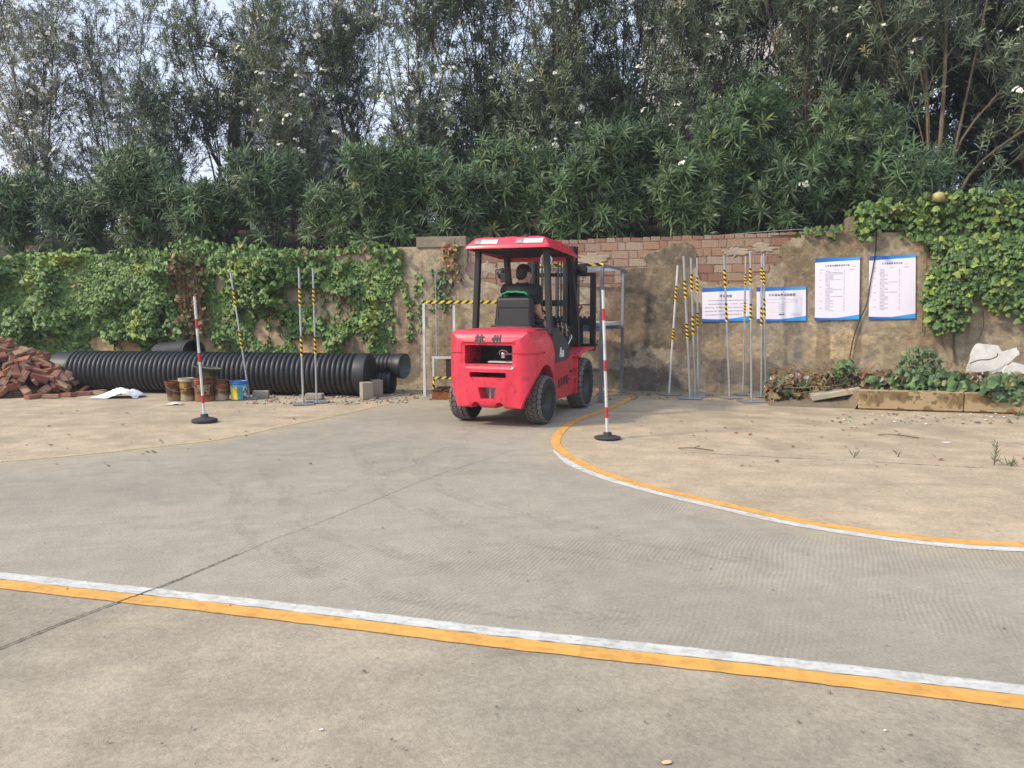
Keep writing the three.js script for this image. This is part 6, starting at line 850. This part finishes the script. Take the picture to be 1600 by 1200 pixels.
// ------------------------------------------------------------------ kerb, planting bed, slab, foam boards, weeds, litter
reseed(808);
{
  const k0 = G(1341, 640), k1 = G(1600, 648), kd = k1.clone().sub(k0).normalize(), kt = Math.atan2(-kd.z, kd.x), L1 = k0.distanceTo(G(1505, 645));
  const kerbTex = tex(512, 256, (u, v) => { const n = fbm(u * 7, v * 5, 5, 7), q = fbm(u * 16 + 4, v * 16, 5), m = sstep(0.5, 0.68, n), d = sstep(0.58, 0.7, q); let c = mix3([222, 206, 178], [150, 128, 96], m * 0.8); c = mix3(c, [104, 96, 66], d * 0.6); const f = hash2((u * 512) | 0, (v * 256) | 0) * 18 - 9; return c.map((x) => x + f); });
  const km = mat({ color: [0.52, 0.45, 0.345], map: kerbTex, roughness: 0.95, bumpMap: plasterBump, bumpScale: 0.012 }), kerb = thing('kerb', 'low concrete kerb edging the littered bed at the right', 'kerb', [k0.x, 0.004, k0.z], kt);
  for (const [a, b] of [[0, L1], [L1 + 0.008, L1 + 4.5]]) obj('kerb_stone', [(() => { const g = new RoundedBoxGeometry(b - a, 0.26, 0.15, 2, 0.02).translate((a + b) / 2, 0.13, -0.075); const p = g.attributes.position; for (let i = 0; i < p.count; i++) p.setY(i, p.getY(i) + 0.01 * fbm(p.getX(i) * 3, 1, 2)); return g; })()], km, kerb);
  const bed = []; const nx = 60, nz = 16, X0 = -1.15, pos = [], uv = [], idx = []; for (let j = 0; j <= nz; j++) for (let i = 0; i <= nx; i++) { const x = X0 + 6.6 * i / nx, f = k0.clone().addScaledVector(kd, x), sb = (f.clone().sub(WO)).dot(WT), bk = wallPt(sb, 0, -0.05), t = j / nz, p = f.clone().lerp(bk, t); const y = (x < 0 ? 0.18 * sstep(X0, 0, x) * sstep(0.15, 0.7, t) : 0.2) + (0.16 * t * t + 0.07 * fbm(p.x * 4, p.z * 4, 3)) * (x < 0 ? sstep(X0, -0.3, x) * sstep(0, 0.3, t) : 1) - (j === 0 && x > 0 ? 0.02 : 0); if (j === 0 && x >= 0) p.addScaledVector(V(kd.z, 0, -kd.x), 0.1); pos.push(p.x, j === 0 && x < 0 ? -0.01 : y, p.z); uv.push(p.x, p.z); }
  for (let j = 0; j < nz; j++) for (let i = 0; i < nx; i++) { const a = j * (nx + 1) + i, b = a + nx + 1; idx.push(a, a + 1, b, a + 1, b + 1, b); } const g = new THREE.BufferGeometry(); g.setAttribute('position', new THREE.Float32BufferAttribute(pos, 3)); g.setAttribute('uv', new THREE.Float32BufferAttribute(uv, 2)); g.setIndex(idx); g.computeVertexNormals();
  tag(struct('soil', g, mat({ color: [0.36, 0.28, 0.19], map: dirtTex, roughness: 1, bumpMap: rep(plasterBump, 2, 2), bumpScale: 0.05, side: THREE.DoubleSide })), 'littered earth bed between kerb and wall');
  const s0 = G(1303, 632), sl = thing('concrete_slab', 'broken pale concrete slab tipped against the end of the kerb', 'slab', [s0.x, 0.0, s0.z], kt + 0.10), sg = bx(0.66, 0.085, 0.42, 0, 0, -0.2, 0.012); obj('body', [sg.rotateZ(0.20).rotateX(0.06).translate(0, 0.16, 0.10)], mat({ color: [0.58, 0.50, 0.37], map: grime, roughness: 0.95, bumpMap: plasterBump, bumpScale: 0.01 }), sl); obj('support_rubble', [bx(0.2, 0.12, 0.2, 0.2, 0.06, -0.25, 0.02), bx(0.25, 0.07, 0.2, -0.1, 0.035, -0.25, 0.02)], mat({ color: [0.12, 0.10, 0.08], map: grime, roughness: 1 }), sl);
  const foam = (label, pts, depth, lean, name = 'foam_board') => { const P0 = pts.map(([u, v]) => P(u, v, depth)), c = P0.reduce((a, b) => a.add(b), V(0, 0, 0)).multiplyScalar(1 / P0.length), base = V(c.x, Math.min(...P0.map((p) => p.y)), c.z), jag = []; P0.forEach((p, i) => { const n = P0[(i + 1) % P0.length]; for (let k = 0; k < 4; k++) { const q = p.clone().lerp(n, k / 4); jag.push(new THREE.Vector2(q.x - base.x + (k ? rr(-0.012, 0.012) : 0), q.y - base.y + (k ? rr(-0.012, 0.012) : 0))); } }); const t = thing(name, label, 'foam board', base.toArray(), WA); t.rotation.x = lean; obj('sheet', [new THREE.ExtrudeGeometry(new THREE.Shape(jag), { depth: 0.05, bevelEnabled: true, bevelSize: 0.006, bevelThickness: 0.006, bevelSegments: 1 })], mat({ color: [0.74, 0.71, 0.64], roughness: 0.85, map: grime, bumpMap: plasterBump, bumpScale: 0.01 }), t); };
  foam('broken white foam board leaning on the wall at the far right', [[1515, 578], [1530, 543], [1537, 536], [1565, 541], [1569, 551], [1590, 545], [1592, 556], [1572, 570], [1575, 582], [1556, 590]], 11.0, -0.25);
  foam('smaller white foam piece in front of the leaning board at right', [[1566, 592], [1574, 573], [1586, 567], [1600, 572], [1630, 580], [1625, 596], [1592, 594], [1589, 599], [1570, 596]], 10.75, -0.15);
  const sk = [[1515, 568], [1528, 563], [1548, 561], [1558, 556], [1558, 552]].map(([u, v]) => P(u, v, 10.9)), so = sk[0].clone(), st = thing('dry_stick', 'thin dark stick lying across the white foam board', 'stick', so.toArray()); obj('twig', [tubePts(sk.map((p) => p.sub(so)), 0.009, 20, 5)], stemM, st);
  // dry vines and dead leaves heaped on the bed
  const bedY = (p) => 0.2 + 0.12 * clamp((-p.z - 10.4) / 1.8), tw = [], dl = [], pale = [];
  for (let i = 0; i < 260; i++) { const u = rr(1212, 1500), v = rr(578, 612), p = P(u, v, mix(11.6, 10.9, (u - 1200) / 300) + rr(-0.4, 0.3)); p.y = Math.max(p.y, 0.1); const a = rr(0, 6.28), l = rr(0.08, 0.34), q = V(Math.cos(a) * l, rr(-0.14, 0.16), Math.sin(a) * l * 0.7), w = () => V(rr(-0.06, 0.06), rr(-0.05, 0.08), rr(-0.05, 0.05)); tw.push(tubePts([p.clone().sub(q), p.clone().addScaledVector(q, -0.4).add(w()), p.clone().addScaledVector(q, 0.3).add(w()), p.clone().add(q)], rr(0.0025, 0.006), 10, 4)); }
  for (let i = 0; i < 3800; i++) { const lo = i % 3 === 0, u = lo ? rr(1200, 1345) : rr(1205, 1600), v = lo ? rr(600, 634) : rr(585, 622), p = P(u, v, mix(11.9, 10.6, (u - 1200) / 400) + rr(-0.5, 0.4)); p.y = clamp(p.y, 0.03, 0.5); const r = rnd(), c = r < 0.62 ? lin(rr(0.16, 0.28), rr(0.11, 0.17), rr(0.06, 0.09)) : r < 0.82 ? lin(0.10, 0.15, 0.06) : lin(rr(0.34, 0.5), rr(0.34, 0.46), rr(0.26, 0.36)); dl.push({ p, q: eul(rr(-1.6, 0.4), rr(-3, 3), rr(-1, 1)), s: rr(0.045, 0.12), c }); }
  const lit = thing('dry_vine_litter', 'dry vine stems and dead leaves heaped along the wall foot at right', 'dry vines', [0, 0, 0]); lit.userData.kind = 'stuff'; tag(obj('twigs', tw, dryM, lit), null, null, null, 'stuff'); instances('dead_leaves', ivy, vineMat, dl, lit);
  // green creeper sprawling over bed and kerb
  const patches = [[1320, 582, 18, 20, 130, 0.10], [1438, 570, 34, 32, 100, 0.08], [1400, 600, 40, 14, 120, 0.10], [1470, 600, 50, 16, 240, 0.11], [1510, 610, 30, 12, 180, 0.15], [1580, 605, 40, 16, 420, 0.13], [1450, 590, 34, 16, 120, 0.09]];
  patches.forEach(([u, v, ru, rv, n, s], k) => { const d = mix(11.2, 10.15, (u - 1320) / 280), o = P(u, v + rv, d), t = thing('creeping_plant', ['young green creeper at the foot of the hanging cable', 'green creeper tangle climbing below the hanging vine', 'sparse green leaves in the middle of the littered bed', 'green creeper spilling toward the kerb before the foam boards', 'large dark leaves hanging over the front of the kerb', 'green creeper mat over the kerb below the foam boards', 'green leaves between dry vines and the hanging creeper'][k], 'creeping plant', o.toArray()), l = []; for (let i = 0; i < n; i++) { const a = rnd() * 6.28, r = Math.sqrt(rnd()), p = P(u + Math.cos(a) * ru * r, v + Math.sin(a) * rv * r, d + rr(-0.25, 0.2)); p.y = Math.max(p.y, 0.06); l.push({ p: p.sub(o), q: eul(rr(-1.5, 0.1), rr(-1, 1), rr(-0.7, 0.7)), s: rr(0.6, 1.2) * s, c: (() => { const m = rr(0.6, 1.3), y = rnd() < 0.15; return y ? lin(0.20 * m, 0.22 * m, 0.08 * m) : lin(0.085 * m, 0.145 * m, 0.05 * m); })() }); } instances('leaves', ivy, vineMat, l, t); obj('stem', [tubePts([V(-0.2, 0.02, 0), V(0, 0.12, 0.02), V(0.15, 0.3, -0.05)], 0.006, 12, 5)], stemM, t); });
  // weeds with narrow blades
  const blade = (() => { const p = [], x = []; leafInto(p, x, V(0, 0, 0), V(0, 1, 0), V(1, 0, 0), 1, 0.10, 0.3, 0.01); const g = new THREE.BufferGeometry(); g.setAttribute('position', new THREE.Float32BufferAttribute(p, 3)); g.setIndex(x); g.computeVertexNormals(); return g; })();
  const weed = (label, u, v, n, h, sp, tall) => { const p = G(u, v), t = thing('weed', label, 'weed', [p.x, 0.002, p.z]), l = []; for (let i = 0; i < n; i++) { const a = rnd() * 6.28, y = tall ? rnd() * h : 0, d = V(Math.cos(a) * sp, tall ? 0.7 : rr(0.5, 1.3), Math.sin(a) * sp).normalize(); l.push({ p: V(tall ? 0 : rr(-0.05, 0.05), y, tall ? 0 : rr(-0.05, 0.05)), q: quat(d, rnd() * 6), s: tall ? mix(0.08, 0.035, y / h) * rr(0.8, 1.3) : h * rr(0.6, 1.1), c: lin(0.075 * rr(0.7, 1.3), 0.105, 0.035) }); } instances('blades', blade, leafMat, l, t); obj('stem', [rod(V(0, 0, 0), V(0.01, h, 0.01), 0.005, 0.002, 6)], stemM, t); };
  weed('tall thin weed growing from the joint at the far right', 1553, 727, 46, 0.21, 0.7, true); weed('low green weed tuft at the left end of the littered bed', 1238, 624, 90, 0.16, 0.9, false); weed('small dry weed in the joint right of the tall weed', 1580, 728, 16, 0.09, 1.1, false); weed('small weed sprout in the joint below the kerb middle', 1334, 716, 8, 0.05, 0.7, true); weed('tiny weed sprout in the joint near the slab', 1403, 714, 10, 0.05, 0.9, true); weed('small weed tuft at the kerb foot near the frame edge', 1592, 650, 30, 0.10, 1.0, false);
  for (let i = 0; i < 4; i++) { const u = [1216, 1222, 1230, 1212][i]; const p = P(u, 600, 12.0); p.y = 0.02; const t = thing('tree_stump', ['dark split stump against the wall right of the poles', 'short dark root beside the split stump', 'broken dark root right of the split stump', 'slanting dark root left of the split stump'][i], 'stump', p.toArray()); obj('wood', [taperTube([V(0, 0, 0), V(rr(-0.05, 0.05), 0.14, 0), V(rr(-0.12, 0.12), [0.42, 0.26, 0.3, 0.24][i], rr(-0.03, 0.03))], [0.07, 0.04, 0.05, 0.035][i], 0.02, 10, 7)], mat({ color: [0.11, 0.075, 0.055], map: barkTex, roughness: 1, bumpMap: barkTex, bumpScale: 0.02 }), t); }
  // litter: leaves, twigs, chips and pebbles strewn on the yard
  const peb = new THREE.IcosahedronGeometry(1, 0), scat = (name, label, n, place, geo, m, size, col, squash = 0.6) => { const l = []; for (let i = 0; i < n; i++) { const p = place(i); if (!p) continue; const s = size(); l.push({ p: V(p.x, 0.008 + s * 0.25, p.z), q: eul(rr(-0.3, 0.3), rr(0, 6), rr(-0.3, 0.3)), s: V(s * rr(0.7, 1.5), s * squash, s * rr(0.7, 1.3)), c: col() }); } const im = instances(name, geo, m, l, scene); im.name = numbered(name); tag(im, label, 'litter', null, 'stuff'); };
  const chip = mat({ color: [1, 1, 1], roughness: 0.95 });
  scat('pebbles', 'tiny dark pebbles and crumbs strewn over the yard', 420, () => { const p = G(rr(-100, 1700), mix(640, 1210, Math.pow(rnd(), 0.8))); return p; }, peb, chip, () => 0.0015 + 0.006 * Math.pow(rnd(), 4), () => { const k = rr(0.14, 0.34); return lin(k, k * 0.85, k * 0.68); });
  scat('rubble', 'broken stone and paper bits along the pipe foot', 260, () => G(rr(385, 640), rr(618, 632)), peb, chip, () => 0.006 + 0.026 * Math.pow(rnd(), 2), () => { const r = rnd(), k = rr(0.2, 0.5); return r < 0.15 ? lin(0.35, 0.12, 0.09) : lin(k, k * 0.88, k * 0.72); });
  scat('rubble', 'white chips and crumbs along the kerb foot at right', 200, () => { const u = rr(1300, 1640); return G(u, rr(645, 664) + (1600 - u) * 0.006); }, peb, chip, () => 0.005 + 0.02 * Math.pow(rnd(), 2), () => { const r = rnd(); return r < 0.25 ? lin(0.7, 0.68, 0.63) : lin(rr(0.15, 0.35), rr(0.12, 0.25), 0.12); }, 0.4);
  scat('rubble', 'dark crumbs and dead leaves along the wall foot between rack and poles', 420, () => { const u = rr(600, 1330); return G(u, rr(606, 626)); }, peb, chip, () => rr(0.006, 0.03), () => lin(rr(0.10, 0.3), rr(0.08, 0.22), rr(0.05, 0.15)), 0.35);
  scat('dead_leaves', 'small dark dead leaves scattered on the sandy ground', 110, () => G(rnd() < 0.45 ? rr(20, 520) : rr(1000, 1600), rr(640, 730)), peb, chip, () => rr(0.006, 0.02), () => lin(rr(0.12, 0.26), rr(0.07, 0.12), 0.05), 0.2);
  const wh = [[1172, 690, 0.02], [1479, 692, 0.045], [502, 1142, 0.007], [1383, 1143, 0.006], [1042, 1193, 0.015]]; wh.forEach(([u, v, s], i) => { const p = G(u, v), t = thing('paper_scrap', ['pale chip on the sandy ground left of the thin weed sprouts', 'flat pinkish-white scrap on the sandy ground before the kerb', 'tiny white chip on the near concrete left of centre', 'tiny white chip on the near concrete at right', 'tan leaf scrap at the bottom edge right of centre'][i], 'litter', [p.x, 0.006, p.z], 0.3); obj('scrap', [new THREE.IcosahedronGeometry(s, 1).scale(1.2, 0.09, 0.7)], mat({ color: i === 4 ? [0.6, 0.45, 0.25] : [0.72, 0.66, 0.64], roughness: 0.9 }), t); });
  const fs = [[1060, 702, 1115, 706]].concat([[1371, 681, 1436, 686]]); fs.forEach(([a, b, c, d], i) => { const p = G(a, b), q = G(c, d).sub(p), t = thing('dry_twig', ['thin twig on the sandy ground near the joint', 'dark forked twig on the sandy ground before the kerb'][i], 'twig', [p.x, 0.012, p.z]); obj('twig', [tubePts([V(0, 0, 0), q.clone().multiplyScalar(0.4).add(V(0, 0.02, 0.05)), q], 0.006, 14, 5), tubePts([q.clone().multiplyScalar(0.4).add(V(0, 0.02, 0.05)), q.clone().multiplyScalar(0.7).add(V(0, 0.02, -0.12))], 0.004, 8, 4)], stemM, t); });
}

// ------------------------------------------------------------------ thin humid haze
scene.fog = new THREE.FogExp2(new THREE.Color().setRGB(0.78, 0.82, 0.88), 0.0014);
renderer.render(scene, camera);
